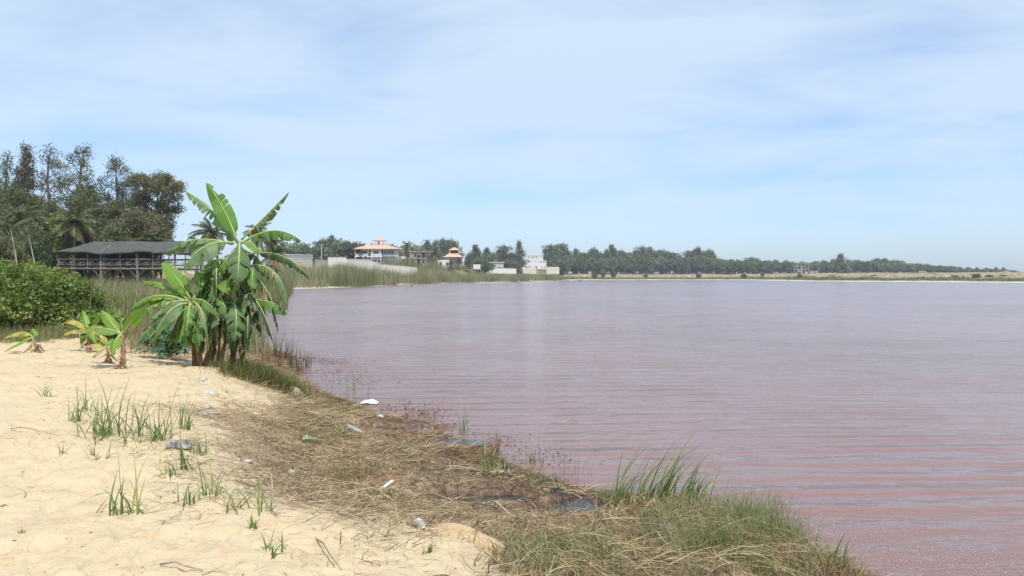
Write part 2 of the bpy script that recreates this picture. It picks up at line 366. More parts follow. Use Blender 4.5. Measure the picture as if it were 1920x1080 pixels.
V = np.c_[(Rr*np.cos(A)).ravel(), (Rr*np.sin(A)).ravel(), np.zeros(A.size)]
i = np.arange(59)[:, None]*96; j = np.arange(96)[None]; Q = np.stack([i+j, i+(j+1) % 96, i+96+(j+1) % 96, i+96+j], -1).reshape(-1, 4)[:, ::-1]
tag(link('lake_water', npmesh('lake_water', V, Q[:, ::-1]), water_mat('lake_water', (.245, .150, .138), (.205, .120, .102))), kind='structure')
mp_ = water_mat('puddle_water', (.035, .035, .035), (.05, .04, .03), .12)
mb = MB()
for k, (qx, qy, rx, ry) in enumerate(PUDW):
    n = 18; pts = [(qx+1.5*rx*math.cos(t)*random.uniform(.85, 1.1), qy+2.2*ry*math.sin(t)*random.uniform(.85, 1.1), .010+.001*k) for t in [2*math.pi*q/n for q in range(n)]]
    mb.add(pts, [tuple(range(n))])
tag(mb.build('puddle_water', mp_), kind='structure')
# ---------------------------------------------------------------- banana plants
m_ban = leafy('banana_leaf', [(.07, .165, .03), (.105, .22, .045), (.15, .25, .07)], .32, .5, .35, .2, (1.7, 1.9, .5))
m_banp = leafy('banana_leaf_pale', [(.12, .2, .08), (.17, .25, .115)], .3, .5, .35, .2, (1.6, 1.7, .5))
m_bany = leafy('banana_leaf_bright', [(.13, .26, .035), (.18, .3, .045)], .35, .5, .35, .15, (1.5, 1.6, .4))
m_bano = leafy('banana_leaf_yellow', [(.36, .33, .06), (.28, .32, .05), (.5, .4, .12)], .3, .5, .3, 0, (1.4, 1.3, .5))
m_band = leafy('banana_leaf_dark', [(.035, .07, .028), (.055, .10, .038), (.085, .12, .06)], .2, .5, .3, .25)
m_dead = surf('dead_leaf', [(.16, .09, .05), (.30, .19, .11), (.42, .3, .2)], 14, .9)
m_rib = surf('leaf_midrib', [(.28, .36, .12), (.38, .44, .18)], 6, .5)
m_stem = surf('banana_stem', [(.05, .045, .02), (.15, .065, .035), (.17, .11, .05), (.06, .075, .025)], 5, .5, .3, stretch=(3, 3, .6))
def nrm(v): return v/(np.linalg.norm(v)+1e-9)
def banana_leaf(parent, C, K, T, w, roll=0., tear=.5, fold=30, mat=None, seed=0, t0=.14, dead=0.):
    """midrib along a quadratic curve C-K-T; the blade is torn into lobes that hang from it"""
    rs = random.Random(seed); C, K, T = (np.array(p, float) for p in (C, K, T)); mb = MB()
    P = lambda t: C*(1-t)**2+K*2*t*(1-t)+T*t*t
    dP = lambda t: nrm(2*(1-t)*(K-C)+2*t*(T-K))
    ln = sum(np.linalg.norm(P((i+1)/10)-P(i/10)) for i in range(10))
    nl = max(4, int(ln*(6 if tear < .3 else 11)))
    def frame(t):
        d = dP(t); s = np.cross(d, (0, 0, 1.)); s = nrm(s) if np.linalg.norm(s) > .15 else nrm(np.cross(d, (0, 1., 0)))
        n = nrm(np.cross(s, d)); n = n if n[2] > 0 else -n
        c, q = math.cos(R(roll)), math.sin(R(roll)); return d, s*c+n*q, n*c-s*q
    prof = lambda t: w*max(.0, math.sin(math.pi*min(1, max(0, t))**.8))**.55*(1 if t < .75 else 1-((t-.75)/.25)**2*.45)
    NA = 4 if w > .1 else 3
    for side in (-1, 1):
        cuts = [0]
        while cuts[-1] < 1: cuts.append(min(1, cuts[-1]+rs.uniform(.5, 1.6)/nl))
        for a, b in zip(cuts[:-1], cuts[1:]):
            torn = rs.random() < tear
            fa = fold+(rs.uniform(-12, 38) if torn else rs.uniform(-2, 4)); gap = rs.uniform(.12, .42)*(b-a) if torn else -.04*(b-a)
            sh = rs.uniform(-.5, .8)*tear*(b-a) if torn else 0; vs = []; ll = rs.uniform(.72, 1.05) if torn else 1
            NT = 3
            for i in range(NT):
                for k in range(NA+1):
                    q = k/NA; u = (a+(b-a)*i/(NT-1)); uc = (a+b)/2
                    u2 = u + (uc-u)*gap/(b-a)*q*1.6 + sh*q + .035*q
                    tt = t0+(1-t0)*min(1, max(0, u)); t2 = t0+(1-t0)*min(1.02, max(0, u2)); d, s, n = frame(tt)
                    f = R(fa*(.35+.75*q)); wd = prof(u)*q*ll
                    p = P(tt)+(s*side*math.cos(f)-n*math.sin(f)*.6)*wd-np.array([0, 0, math.sin(f)*.5*wd+.04*tear*q*q*wd*6])
                    p = p+d*(t2-tt)*ln*.9*q+n*(.006*math.sin(9*u*math.pi+q*3)*(1-tear))
                    vs.append(p)
            fs = [(i*(NA+1)+k, i*(NA+1)+k+1, (i+1)*(NA+1)+k+1, (i+1)*(NA+1)+k) for i in range(NT-1) for k in range(NA)]
            mb.add(vs, fs, 1 if rs.random() < dead*(1 if torn else .4) else 0)
    lf = mb.build('leaf', [mat or m_ban, m_dead], parent, True)
    r = MB(); r.tube([P(t)+np.array([0, 0, .004]) for t in np.linspace(0, .98, 12)], [max(.003, .028*(w/.25)**.5*(1-t)**.8) for t in np.linspace(0, 1, 12)], 6)
    r.build('midrib', m_rib, lf, True)
    return lf
CXY = lambda cx, cy: (230+cx*.3426, 330+cy*.3426)      # crop coordinates to photo pixels
def stem(parent, p0, p1, r0, r1, lean=0, mat=None, name='pseudostem'):
    mb = MB(); p0 = np.array(p0); p1 = np.array(p1)
    pts = [p0+(p1-p0)*t+np.array([math.sin(t*3)*lean, 0, 0]) for t in np.linspace(0, 1, 9)]
    pts[0] = pts[0]-np.array([0, 0, .15])
    mb.tube(pts, [r0*1.15]+[r0+(r1-r0)*t+.006*math.sin(i*2.3) for i, t in enumerate(np.linspace(.1, 1, 8))], 12)
    return mb.build(name, mat or m_stem, parent, True)
def Pd(c, dd=0., d0=15.0): return D(*CXY(*c), d0+dd)

DM = float(G(405, 689)[1])+.25
root = empty('banana_plant', tuple(np.r_[Pd((500, 1015), 0, DM)[:2], 0]))
rl = np.array(root.location)
tag(root, 'tallest banana plant with torn leaves arching over the edge of the lake', 'banana plant', 'banana plants')
def ban(root, d0, specs, mats, wk=1.05):
    rl = np.array(root.location)
    for k, (c, kk, t, dc, dk, dt, w, roll, tear, fold, mt, dead) in enumerate(specs):
        banana_leaf(root, Pd(c, dc, d0)-rl, Pd(kk, dk, d0)-rl, Pd(t, dt, d0)-rl, w*wk, roll, tear, fold, mats[mt], 100+k+int(d0*10), .12, dead)
MT = {'g': m_ban, 'p': m_banp, 'y': m_bany, 'o': m_bano, 'd': m_band}
A0 = (632, 350)
specs = [ # base, control, tip, depth shifts, half width, roll, tear, fold, material, dead
 ((630,370),(570,180),(460,42), 0,0,.1, .17,78,.25,12,'g',0),
 ((620,350),(520,190),(342,82), .1,.3,.6, .15,35,.5,35,'p',0),
 ((650,350),(745,260),(905,92), .1,.1,.3, .13,25,.85,45,'p',.15),
 ((650,370),(830,240),(972,352), 0,-.1,-.1, .16,-20,.7,35,'g',0),
 ((690,430),(890,380),(1022,558), .1,-.1,-.2, .12,-10,.9,55,'d',.1),
 ((660,500),(860,440),(902,692), .0,-.3,-.4, .15,20,.85,40,'p',.3),
 ((600,375),(370,300),(238,425), .1,.0,.1, .17,-25,.5,38,'p',0),
 ((610,370),(440,330),(335,505), -.1,-.4,-.6, .24,38,.45,22,'p',0),
 ((640,360),(640,420),(628,580), -.15,-.75,-.8, .22,5,.5,22,'p',0),
 ((650,370),(720,340),(735,420), -.1,-.4,-.5, .14,10,.2,20,'y',0),
 ((570,500),(520,520),(468,685), 0,-.35,-.4, .15,30,.8,35,'p',.25),
 ((700,680),(820,670),(903,752), 0,-.2,-.2, .15,-25,.6,35,'g',0),
 ((680,640),(770,690),(822,905), 0,-.3,-.3, .13,20,.8,35,'d',0),
 ((680,520),(830,600),(848,852), .2,.1,.1, .12,10,.9,45,'d',.3),
 ((600,690),(635,700),(615,905), -.2,-.7,-.7, .19,0,.45,22,'p',0),
 ((590,690),(530,690),(478,835), -.2,-.5,-.5, .18,30,.4,25,'p',0),
 ((640,830),(690,860),(640,985), 0,-.2,-.2, .11,0,.6,30,'o',.3),
 ((600,560),(560,560),(590,650), -.2,-.5,-.5, .20,5,.1,15,'y',0),
 ((590,680),(690,600),(735,735), -.1,-.3,-.4, .17,-10,.7,35,'p',.2),
 ((600,500),(480,470),(380,560), .0,.1,.1, .17,-25,.6,40,'g',.1),
 ((610,480),(540,420),(440,500), .2,.4,.5, .2,-25,.4,30,'g',0),
 ((590,690),(520,640),(420,760), .1,-.1,-.1, .17,20,.6,35,'g',.1),
 ((620,600),(660,560),(700,760), .3,.3,.2, .18,0,.9,40,'d',.35),
 ((640,640),(740,640),(760,880), .3,.3,.2, .15,0,.9,40,'d',.35),
 ((600,700),(640,760),(670,900), .1,.1,.0, .17,0,.8,40,'g',.35),
 ((590,660),(540,800),(540,930), .1,-.1,-.1, .14,0,.8,40,'d',.5),
 ((620,420),(560,480),(520,640), .2,.2,.2, .2,0,.7,40,'d',.1),
 ((640,430),(690,520),(690,680), .1,0,0, .2,0,.7,40,'d',.2),
 ((600,640),(500,640),(450,720), .3,.4,.5, .2,-10,.5,35,'g',0),
 ((630,440),(570,420),(500,560), -.1,-.2,-.2, .17,25,.5,35,'g',0),
 ((640,480),(600,520),(560,720), .15,.1,0, .17,10,.8,35,'d',.5),
 ((600,700),(700,700),(700,850), -.1,-.2,-.3, .16,-10,.7,35,'d',.2),
 ((650,400),(760,430),(800,560), .3,.5,.6, .16,10,.8,40,'d',.1),
 ((620,360),(600,330),(545,250), .1,.3,.5, .12,60,.2,15,'g',0),
 ((610,720),(560,760),(470,900), .2,.1,.1, .14,10,.8,40,'d',.5),
]
for k in range(62):
    cx = random.uniform(470, 720); cy = random.uniform(420, 800); sd = random.choice([-1, -1, 1, 1, 0]); ln_ = random.uniform(150, 230); dd = random.uniform(-.5, .5)
    sp = sd*random.uniform(40, 120); specs.append(((cx, cy), (cx+sp*.7, cy-random.uniform(-10, 60)), (cx+sp, min(cy+ln_*.8, 945)), dd*.5, dd, dd*1.1, random.uniform(.10, .15), random.uniform(-30, 30), random.uniform(.5, .9), random.uniform(22, 42), random.choice('ggpddg'), random.choice([0, 0, .3, .5])))
for k in range(18):
    cx = random.uniform(400, 680); cy = random.uniform(740, 830); sp = random.uniform(-60, 60)
    specs.append(((cx, cy), (cx+sp*.6, cy-20), (cx+sp, random.uniform(910, 985)), random.uniform(-.25, .1), -.25, random.uniform(-.4, -.1), random.uniform(.08, .12), random.uniform(-20, 20), .9, 35, random.choice('gddp'), random.choice([0, .3, .6])))
ban(root, DM, specs, MT)
def base_at(c, dd):
    p = Pd(c, dd, DM); return np.array([p[0], p[1], H(p[0], p[1])])
for (b, dd, top, r0, r1) in [((440,1010),-.1,(600,690),.055,.04),((520,1020),.0,(640,360),.075,.04),((590,1010),.25,(650,430),.06,.035),((480,1000),.35,(560,620),.05,.035),((640,1000),.35,(690,650),.045,.03),((405,1005),.1,(470,720),.045,.03)]:
    stem(root, base_at(b, dd)-rl, Pd(top, .1, DM)-rl, r0, r1, random.uniform(-.08, .08))
# shorter plant on the left
DL = DM-.35
r2 = empty('banana_plant', tuple(np.r_[Pd((400, 1005), 0, DL)[:2], 0])); tag(r2, 'broad leaved banana plant left of and in front of the tallest one', 'banana plant', 'banana plants')
B0 = (370, 690)
specs2 = [
 ((375,680),(310,560),(217,475), 0,0,0, .17,65,.05,8,'y',0),
 ((360,680),(240,570),(105,580), 0,.2,.3, .16,-20,.15,30,'y',0),
 ((355,690),(170,600),(35,735), 0,.0,-.1, .18,-15,.15,35,'y',0),
 ((360,700),(250,690),(178,872), -.1,-.4,-.5, .22,28,.1,15,'p',0),
 ((370,690),(360,730),(348,880), -.1,-.5,-.5, .12,0,.2,25,'g',0),
 ((375,700),(340,790),(305,910), -.2,-.4,-.4, .10,25,.4,35,'y',.1),
 ((385,690),(440,700),(465,875), -.1,-.4,-.4, .13,-10,.5,30,'p',.1),
 ((380,680),(450,600),(400,520), 0,.1,.2, .16,50,.1,10,'g',0),
 ((370,690),(260,650),(150,800), 0,-.1,-.2, .17,10,.2,35,'p',0),
 ((380,690),(440,640),(520,760), 0,-.2,-.2, .15,0,.4,35,'g',0),
 ((370,720),(330,780),(240,900), .1,0,0, .15,0,.4,35,'g',.2),
 ((380,720),(420,780),(400,900), .1,0,0, .13,0,.7,35,'o',.5),
 ((370,700),(320,640),(260,640), .1,.3,.4, .17,0,.1,25,'g',0),
 ((375,680),(345,640),(300,560), .2,.3,.4, .15,30,.1,20,'g',0)]
for k in range(12):
    cx = random.uniform(350, 440); tx = cx+random.uniform(-60, 60)
    specs2.append(((cx, random.uniform(730, 800)), (cx+(tx-cx)*.6, 780), (tx, random.uniform(900, 975)), -.05, -.3, random.uniform(-.4, -.2), random.uniform(.09, .13), random.uniform(-20, 20), .7, 30, random.choice('gpgd'), random.choice([0, .4])))
for k in range(16):
    tx, ty = random.uniform(60, 330), random.uniform(760, 960); dd = random.uniform(-.3, .5)
    specs2.append(((random.uniform(350, 400), random.uniform(680, 780)), (tx*.5+185, ty-random.uniform(90, 190)), (tx, ty), 0, dd*.5, dd, random.uniform(.11, .15), random.uniform(-25, 35), random.uniform(.2, .6), random.uniform(15, 32), random.choice('gpgyg'), random.choice([0, 0, .2])))
for k in range(22):
    cx = random.uniform(340, 410); cy = random.uniform(690, 800); sp = random.uniform(-130, 120); dd = random.uniform(-.3, .4)
    specs2.append(((cx, cy), (cx+sp*.7, cy-random.uniform(0, 60)), (cx+sp, min(cy+random.uniform(70, 170), 950)), dd*.4, dd, dd*1.1, random.uniform(.11, .15), random.uniform(-30, 30), random.uniform(.1, .6), random.uniform(15, 35), random.choice('gypgy'), random.choice([0, 0, .3])))
ban(r2, DL, [(*s_[:7], s_[7], min(1, s_[8]+.2), *s_[9:]) for s_ in specs2], MT, .88)
l2 = np.array(r2.location)
for (b, dd, top, r0, r1) in [((425,1015),-.05,(378,690),.055,.035),((395,1010),.2,(360,740),.045,.03)]:
    p = Pd(b, dd, DL); stem(r2, np.array([p[0], p[1], H(p[0], p[1])])-l2, Pd(top, 0, DL)-l2, r0, r1, .02)
# small plants on the sand
def small_banana(bpx, crown, leaves, label, sr=.045):
    b = G(*bpx); root = empty('banana_plant', tuple(b)); tag(root, label, 'banana plant', 'banana plants')
    d = b[1]; C = D(*crown, d)-b
    stem(root, np.zeros(3), C, sr, sr*.75, .01, m_dead)
    for k, (K, T, dk, dt, w, roll, tear, fold, mt, dead) in enumerate(leaves):
        banana_leaf(root, C, D(*K, d+dk)-b, D(*T, d+dt)-b, w, roll, tear, fold, MT[mt], 500+k+int(bpx[0]), .1, dead)
    mb = MB()
    v, q = ribbons(np.tile(np.zeros(3), (34, 1))+rng.normal(0, .03, (34, 3))*[1, 1, 0]+[0, 0, 1]*rng.uniform(0, C[2]*.6, (34, 1)), rng.uniform(0, 6.3, 34), rng.uniform(-1.4, -.2, 34), rng.uniform(.12, .3, 34), rng.uniform(.02, .05, 34), rng.uniform(-1, 0, 34), 4)
    v[:, 2] = np.maximum(v[:, 2], .004); link('dead_leaves', npmesh('dead_leaves', v, q), m_dead, root)
small_banana((231, 690), (229, 628), [((246,600),(274,577), -.1,-.2, .11,60,.1,12,'y',.1), ((228,600),(223,578), 0,0, .035,80,0,5,'p',0),
  ((208,606),(190,582), 0,.1, .10,55,.15,15,'y',.05), ((205,612),(155,614), 0,-.1, .11,20,.2,30,'y',.1), ((200,600),(140,622), .2,.3, .09,10,.4,35,'o',.2),
  ((214,630),(210,668), -.15,-.2, .11,15,.3,20,'y',.05), ((190,618),(176,608), .1,.3, .09,0,.2,25,'g',0)], 'young banana plant with one upright leaf spear and a brown sheathed stem')
small_banana((203, 681), (200, 652), [((188,640),(160,650), 0,0, .08,20,.5,30,'o',.3), ((200,630),(185,628), 0,0, .08,30,.2,25,'o',.1), ((185,655),(172,672), -.1,-.1, .07,0,.5,30,'o',.4),
  ((212,650),(212,672), -.1,-.1, .06,0,.3,30,'o',.2), ((205,640),(212,634), .2,.2, .07,0,.2,25,'y',0)], 'small banana plant with yellowing leaves touching the sand, just left of the young one', .03)
small_banana((168, 660), (166, 628), [((150,590),(119,606), 0,0, .10,10,.3,35,'o',.1), ((140,610),(118,630), 0,-.1, .08,10,.3,30,'o',.1), ((160,600),(155,583), .1,.2, .09,50,.2,20,'y',0),
  ((175,600),(190,588), .1,.1, .09,40,.2,20,'y',0), ((158,640),(148,656), -.1,-.1, .07,0,.4,30,'o',.3), ((180,615),(192,626), .0,0, .09,0,.3,35,'o',.1), ((165,610),(150,622), -.1,-.2, .09,0,.3,30,'o',0), ((172,612),(180,645),-.1,-.2,.09,0,.3,30,'y',0)], 'yellow leaved banana plant in front of the green hedge', .03)
small_banana((70, 661), (62, 634), [((48,612),(8,634), 0,0, .085,10,.4,40,'o',.15), ((46,634),(8,660), -.1,-.3, .08,0,.1,25,'y',.1), ((70,625),(60,616), 0,.1, .08,30,.2,20,'y',0),
  ((66,640),(44,661), -.05,-.1, .07,0,.9,40,'o',1), ((70,650),(78,660), 0,0, .06,0,.9,40,'o',1), ((50,620),(30,640), .1,.1, .08,0,.5,35,'o',.2)], 'half withered banana plant with a brown drooping skirt at the left edge', .035)

# palmate dark green plant under the bananas
m_pap = leafy('papaya_leaf', [(.025, .085, .035), (.04, .12, .05), (.03, .1, .055)], .2, .45, .4, 0)
b = G(318, 674); root = empty('papaya_plant', tuple(b)); tag(root, 'low dark green plant with lobed leaves at the foot of the bananas', 'plant')
mb = MB(); lf = MB()
for k in range(130):
    a = random.uniform(0, 6.28); h = random.uniform(.15, .75); rr = random.uniform(.08, .74)*(1.15-h*.55)
    o = np.array([math.cos(a)*rr*1.1, math.sin(a)*rr*.6, h]); s0 = np.array([math.cos(a)*.04, math.sin(a)*.04, h*.4])
    mb.tube([s0*[1, 1, 0], s0, o*.7+s0*.3+[0, 0, .05], o], [.02, .012, .006, .004], 5)
    sz = random.uniform(.10, .17); tilt = random.uniform(.2, 1.0); nf = np.array([math.cos(a)*math.sin(tilt), math.sin(a)*math.sin(tilt)-.25, math.cos(tilt)]); nf = nrm(nf)
    u = nrm(np.cross(nf, (0, 0, 1.)) if abs(nf[2]) < .95 else np.array([1., 0, 0])); v = np.cross(nf, u)
    vs = [o]; n = 7
    for i in range(n*2):
        t = math.pi*(.05+1.9*i/(n*2-1)); r = sz*(1 if i % 2 else .38)*random.uniform(.85, 1.1)
        vs.append(o+(u*math.cos(t)+v*math.sin(t))*r-nf*r*.25)
    lf.add(vs, [(0, i, i+1) for i in range(1, n*2)])
mb.build('stem', m_rib, root); lf.build('leaves', m_pap, root)

# ---------------------------------------------------------------- shrubs of the hedge on the left
m_shr = leafy('shrub_leaf', [(.07, .11, .025), (.14, .21, .05), (.23, .29, .075), (.38, .38, .17)], .3, .5, .4, .12, (1.5, 1.6, .5), 1.3)
m_twig = surf('twig', [(.13, .1, .075), (.26, .21, .16)], 12, .9)
def leaf_cards(c, rad, n, size, flat=.75, shell=.5):
    """diamond leaves in an ellipsoid shell, leaning outward"""
    u = rng.normal(size=(n, 3)); u /= np.linalg.norm(u, axis=1)[:, None]; rr = rng.uniform(shell, 1, n)**.6
    p = c+u*rr[:, None]*rad
    d = u*.6+rng.normal(0, .6, (n, 3)); d /= np.linalg.norm(d, axis=1)[:, None]
    s = np.cross(d, rng.normal(size=(n, 3))); s /= np.linalg.norm(s, axis=1)[:, None]
    l = (size*rng.uniform(.6, 1.4, n))[:, None]; w = l*flat*.5
    V = np.stack([p-d*l*.5, p+s*w, p+d*l*.5, p-s*w], 1).reshape(-1, 3); return V, np.arange(4*n).reshape(-1, 4)
def shrub_mesh(seed, rx, ry, h, lobes, leaves, size):
    rs = np.random.default_rng(seed); parts = []
    for k in range(lobes):
        a = rs.uniform(0, 6.28); q = rs.uniform(0, 1)**.5*.8; zc = rs.uniform(.12, .86)
        f = math.sqrt(max(.15, 1-zc*zc*.8))
        c = np.array([math.cos(a)*q*rx*f, math.sin(a)*q*ry*f, zc*h]); s = rs.uniform(.09, .24)*h
        parts.append(leaf_cards(c, np.array([s*1.1, s*1.1, s*.9]), leaves//lobes, size, .7, .3))
    for k in range(70):   # loose shoots breaking the outline
        a = rs.uniform(0, 6.28); q = rs.uniform(.2, 1)*.9; el = rs.uniform(.5, 1.4); b0 = np.array([math.cos(a)*q*rx*.8, math.sin(a)*q*ry*.8, h*(.95-.55*q*q)]); d_ = np.array([math.cos(a)*math.cos(el), math.sin(a)*math.cos(el), math.sin(el)])
        for j in range(5): parts.append(leaf_cards(b0+d_*j*.09, np.array([.06, .06, .05]), 7, size*.9, .6, .1))
    V = np.concatenate([p[0] for p in parts]); V[:, 2] = np.abs(V[:, 2]); n = len(V)//4
    return V, np.arange(4*n).reshape(-1, 4)
HEDGE = [(12,628,21.5,1.5,2.05,'shrub with dark leafy skirt at the far left of the hedge'),(62,630,22,1.45,1.95,'full green shrub behind the withered banana plant'),(104,628,22.5,1.35,1.75,'rounded bright shrub in the middle of the hedge'),
         (150,622,23,1.0,1.25,'lower shrub behind the yellow banana plant'),(35,600,26,1.9,2.35,'tall shrub in the back row at the left end of the hedge'),(104,600,28,1.7,1.75,'wide shrub in the back row, right half of the hedge'),(186,606,28,1.2,1.1,'small olive shrub at the right end of the hedge beside dry reeds'),(-40,610,25,1.8,2.3,'shrub cut by the left edge of the photo'),
         (192,642,19.5,.55,.75,'small leafy shrub between the young banana plant and the yellow one'),(262,622,34,1.2,.9,'low shrub between dry reeds and the broad banana leaves')]
for k, (px, py, d, rr, h, lab) in enumerate(HEDGE):
    p = D(px, py, d); z = H(p[0], p[1]); h *= .92; root = empty('shrub', (p[0], p[1], z-.03)); tag(root, lab, 'shrub', 'shrubs of the hedge')
    V, Q = shrub_mesh(70+k, rr, rr*.9, h, 46, 15000, .085); link('foliage', npmesh('foliage', V, Q), m_shr, root)
    mb = MB()
    for q in range(16):
        a = random.uniform(0, 6.28); tt = np.array([math.cos(a)*rr*.8, math.sin(a)*rr*.7, h*random.uniform(.5, 1.0)])
        mb.tube([(0, 0, 0), tt*[.25, .25, .5], tt], [.03, .016, .005], 5)
    mb.build('stems', m_twig, root)

# ---------------------------------------------------------------- grass materials
m_gr = leafy('green_grass', [(.05, .085, .02), (.09, .14, .035), (.16, .2, .06), (.3, .27, .12)], .3, .5, .3, .15)
m_grb = leafy('blue_green_blade', [(.08, .14, .05), (.12, .20, .06), (.19, .26, .075), (.36, .36, .13)], .3, .45, .4, .1)
m_lit = leafy('straw', [(.06, .04, .025), (.18, .12, .065), (.38, .27, .15), (.55, .44, .28), (.24, .24, .10)], .1, .8, .2, 0, (1.2, 1.1, .8))
m_red = leafy('wet_rotten_straw', [(.05, .028, .018), (.16, .08, .04), (.32, .16, .075), (.42, .26, .13)], .08, .7, .3, 0)
m_dry = leafy('dry_grass', [(.13, .13, .065), (.22, .21, .12), (.33, .30, .19), (.12, .15, .06)], .2, .7, .2, 0)
m_red2 = leafy('reed_leaf', [(.05, .085, .025), (.11, .14, .05), (.22, .22, .09), (.36, .32, .17)], .25, .6, .3, 0, (1.3, 1.3, .7))
def pts_in(n, x0, x1, y0, y1, f):
    """random ground points kept with probability f(x, y, z, litter)"""
    x = rng.uniform(x0, x1, n); y = rng.uniform(y0, y1, n); z, l, s = height(x, y, True)
    k = rng.random(n) < f(x, y, z, l, s); return x[k], y[k], z[k], l[k]
def ppx(x, y, z=0.):
    """photo pixel of points, to know which planted zone a point is in"""
    dy = y; dz = z-CAM[2]; f = dy*cP-dz*sP; up = dy*sP+dz*cP
    return 960+F*x/f, 540-F*up/f
def stuff(name, parts, mats, label, cat):
    V, Q, mi = merge(parts); o = link(name, npmesh(name, V, Q, 4, mi), mats); return tag(o, label, cat, kind='stuff')

# dead straw lying over the marsh
nz = lambda x, y, s, f=1.: vn(x*f, y*f, s)
x, y, z, l = pts_in(240000, -9, 5.5, 4, 26, lambda x, y, z, l, s: np.clip((l-.1)*1.7, 0, 1)*(z > -.01)*(.28+.72*sst(.38, .6, nz(x, y, 91, 2.2)+.15*fbm(x*7, y*7, 93)))*.95)
k = np.ones(len(x), bool)
for (qx, qy, rx, ry) in PUDW: k &= (np.hypot((x-qx)/rx, (y-qy)/ry*.6) > 1.25) | (rng.random(len(x)) < .06)
x, y, z = x[k], y[k], z[k]; n = len(x); az = (nz(x, y, 92, .5)-.5)*5+rng.normal(0, .55, n); az = np.where(rng.random(n) < .3, rng.uniform(0, 6.3, n), az)
isred = nz(x, y, 95, 1.1)+rng.normal(0, .12, n) > .58+.5*sst(.12, .35, z)
def lay(k): 
    m = k.sum(); return ribbons(np.c_[x[k], y[k], z[k]+rng.uniform(0, .035, m)], az[k], rng.uniform(-.15, .4, m), rng.uniform(.07, .42, m), rng.uniform(.003, .011, m), rng.uniform(0, .8, m), 3, wob=.22)
v1, q1 = lay(~isred); v2, q2 = lay(isred)
stuff('dead_straw', [(v1, q1), (v2, q2)], [m_lit, m_red], 'matted dead straw and rotting stalks washed over the marshy bank', 'straw')
# thin litter on the sand
x, y, z, l = pts_in(90000, -13, 1, 4, 22, lambda x, y, z, l, s: (z > .4)*(l < .4)*sst(.56, .78, nz(x, y, 71, 1.7)+.22*fbm(x*6, y*6, 72))*(.10+.9*np.clip(l*3+.1, 0, 1)))
n = len(x); lt = ribbons(np.c_[x, y, z+rng.uniform(0, .008, n)], rng.uniform(0, 6.3, n), rng.uniform(-.05, .25, n), rng.uniform(.03, .26, n), rng.uniform(.003, .007, n), rng.uniform(0, .4, n), 3, wob=.5)
cx_, cy_ = x, y
stuff('dry_litter', [lt], [m_lit], 'sparse dry roots and twig litter scattered on the sand', 'litter')

# clods and bits on the sand
x, y, z, l = pts_in(110000, -13, 2, 3.8, 22, lambda x, y, z, l, s: (z > .3)*(l < .6)*(.10+.9*sst(.5, .75, nz(x, y, 171, 1.3)+.2*fbm(x*5, y*5, 172)))*.35)
n = len(x); sz_ = rng.gamma(1.6, .0035, n)+.0015; oc = np.array([[1,0,0],[0,1,0],[-1,0,0],[0,-1,0],[0,0,1.]]); a = rng.uniform(0, 6.3, n); ca, sa = np.cos(a), np.sin(a)
V = oc[None]*rng.uniform(.5, 1.3, (n, 5, 1))*sz_[:, None, None]*[1.2, .8, .7]; V = np.stack([V[..., 0]*ca[:, None]-V[..., 1]*sa[:, None], V[..., 0]*sa[:, None]+V[..., 1]*ca[:, None], V[..., 2]], -1)+np.c_[x, y, z-.001][:, None]
Q = (np.arange(n)*5)[:, None, None]+np.array([[0,1,4],[1,2,4],[2,3,4],[3,0,4]]); o = link('sand_clods', npmesh('sand_clods', V.reshape(-1, 3), Q.reshape(-1, 3), 3), leafy('clods', [(.12,.08,.05),(.34,.24,.14),(.55,.42,.26),(.6,.47,.3),(.48,.3,.17)], 0, .95, .1, 0)); tag(o, 'small clods, husks and crumbs strewn over the sand', 'clods', kind='stuff')

# green grass: zones given by where it grows along the shore
def zone(px, py, cx, cy, rx, ry): return ((px-cx)/rx)**2+((py-cy)/ry)**2
GZ = [(1430,1005,150,66,1.0,.34),(1300,1010,110,55,.95,.30),(1500,1060,130,48,1.0,.22),(1070,1055,160,45,.75,.24),(960,1010,60,22,.35,.16),(1330,960,130,25,.55,.24),(1180,985,100,22,.35,.16),
      (930,850,70,22,.45,.12),(1010,900,50,22,.5,.14),(640,760,60,25,.35,.12),(600,815,60,25,.4,.14),(650,890,70,25,.3,.12),(560,880,70,30,.15,.12),(840,960,140,30,.16,.12),(760,890,200,60,.06,.1),(1600,1100,90,40,.7,.15),(1250,1080,180,30,.5,.2),(720,940,120,30,.16,.1),(620,830,130,50,.16,.1),(860,880,150,40,.2,.1),(500,830,90,50,.08,.08),(1200,940,70,14,.4,.2)]
x, y, z, l = pts_in(900000, -8, 5.5, 4, 24, lambda x, y, z, l, s: (z > .0)*(l > .3)*.9)
px_, py_ = ppx(x, y, z); pr = np.zeros(len(x)); hh = np.full(len(x), .1)
for (a, b_, rx, ry, p, h) in GZ:
    q = np.clip(1.25-zone(px_, py_, a, b_, rx, ry), 0, 1)*p; k = q > pr; pr = np.where(k, q, pr); hh = np.where(k, h, hh)
pr *= .45+.55*sst(.3, .6, nz(x, y, 61, 3.1))
k = rng.random(len(x)) < pr*.62; x, y, z, hh = x[k], y[k], z[k], hh[k]; n = len(x)
gg = ribbons(np.c_[x, y, z-.01], rng.uniform(0, 6.3, n), rng.uniform(.7, 1.5, n), hh*rng.uniform(.5, 1.5, n), rng.uniform(.003, .006, n), rng.uniform(.2, 1.9, n), 4)
dry = rng.random(n) < .30+.35*(nz(x, y, 64, 2.) > .55); Q4 = gg[1].reshape(n, 4, 4)
V, Q, mi = merge([(gg[0], gg[1])]); mi = np.repeat(np.where(dry, 1, 0), 4)
tag(link('shore_grass', npmesh('shore_grass', V, Q, 4, mi), [m_gr, m_dry]), 'green grass growing thick along the near shore and in tufts on the marsh', 'grass', kind='stuff')

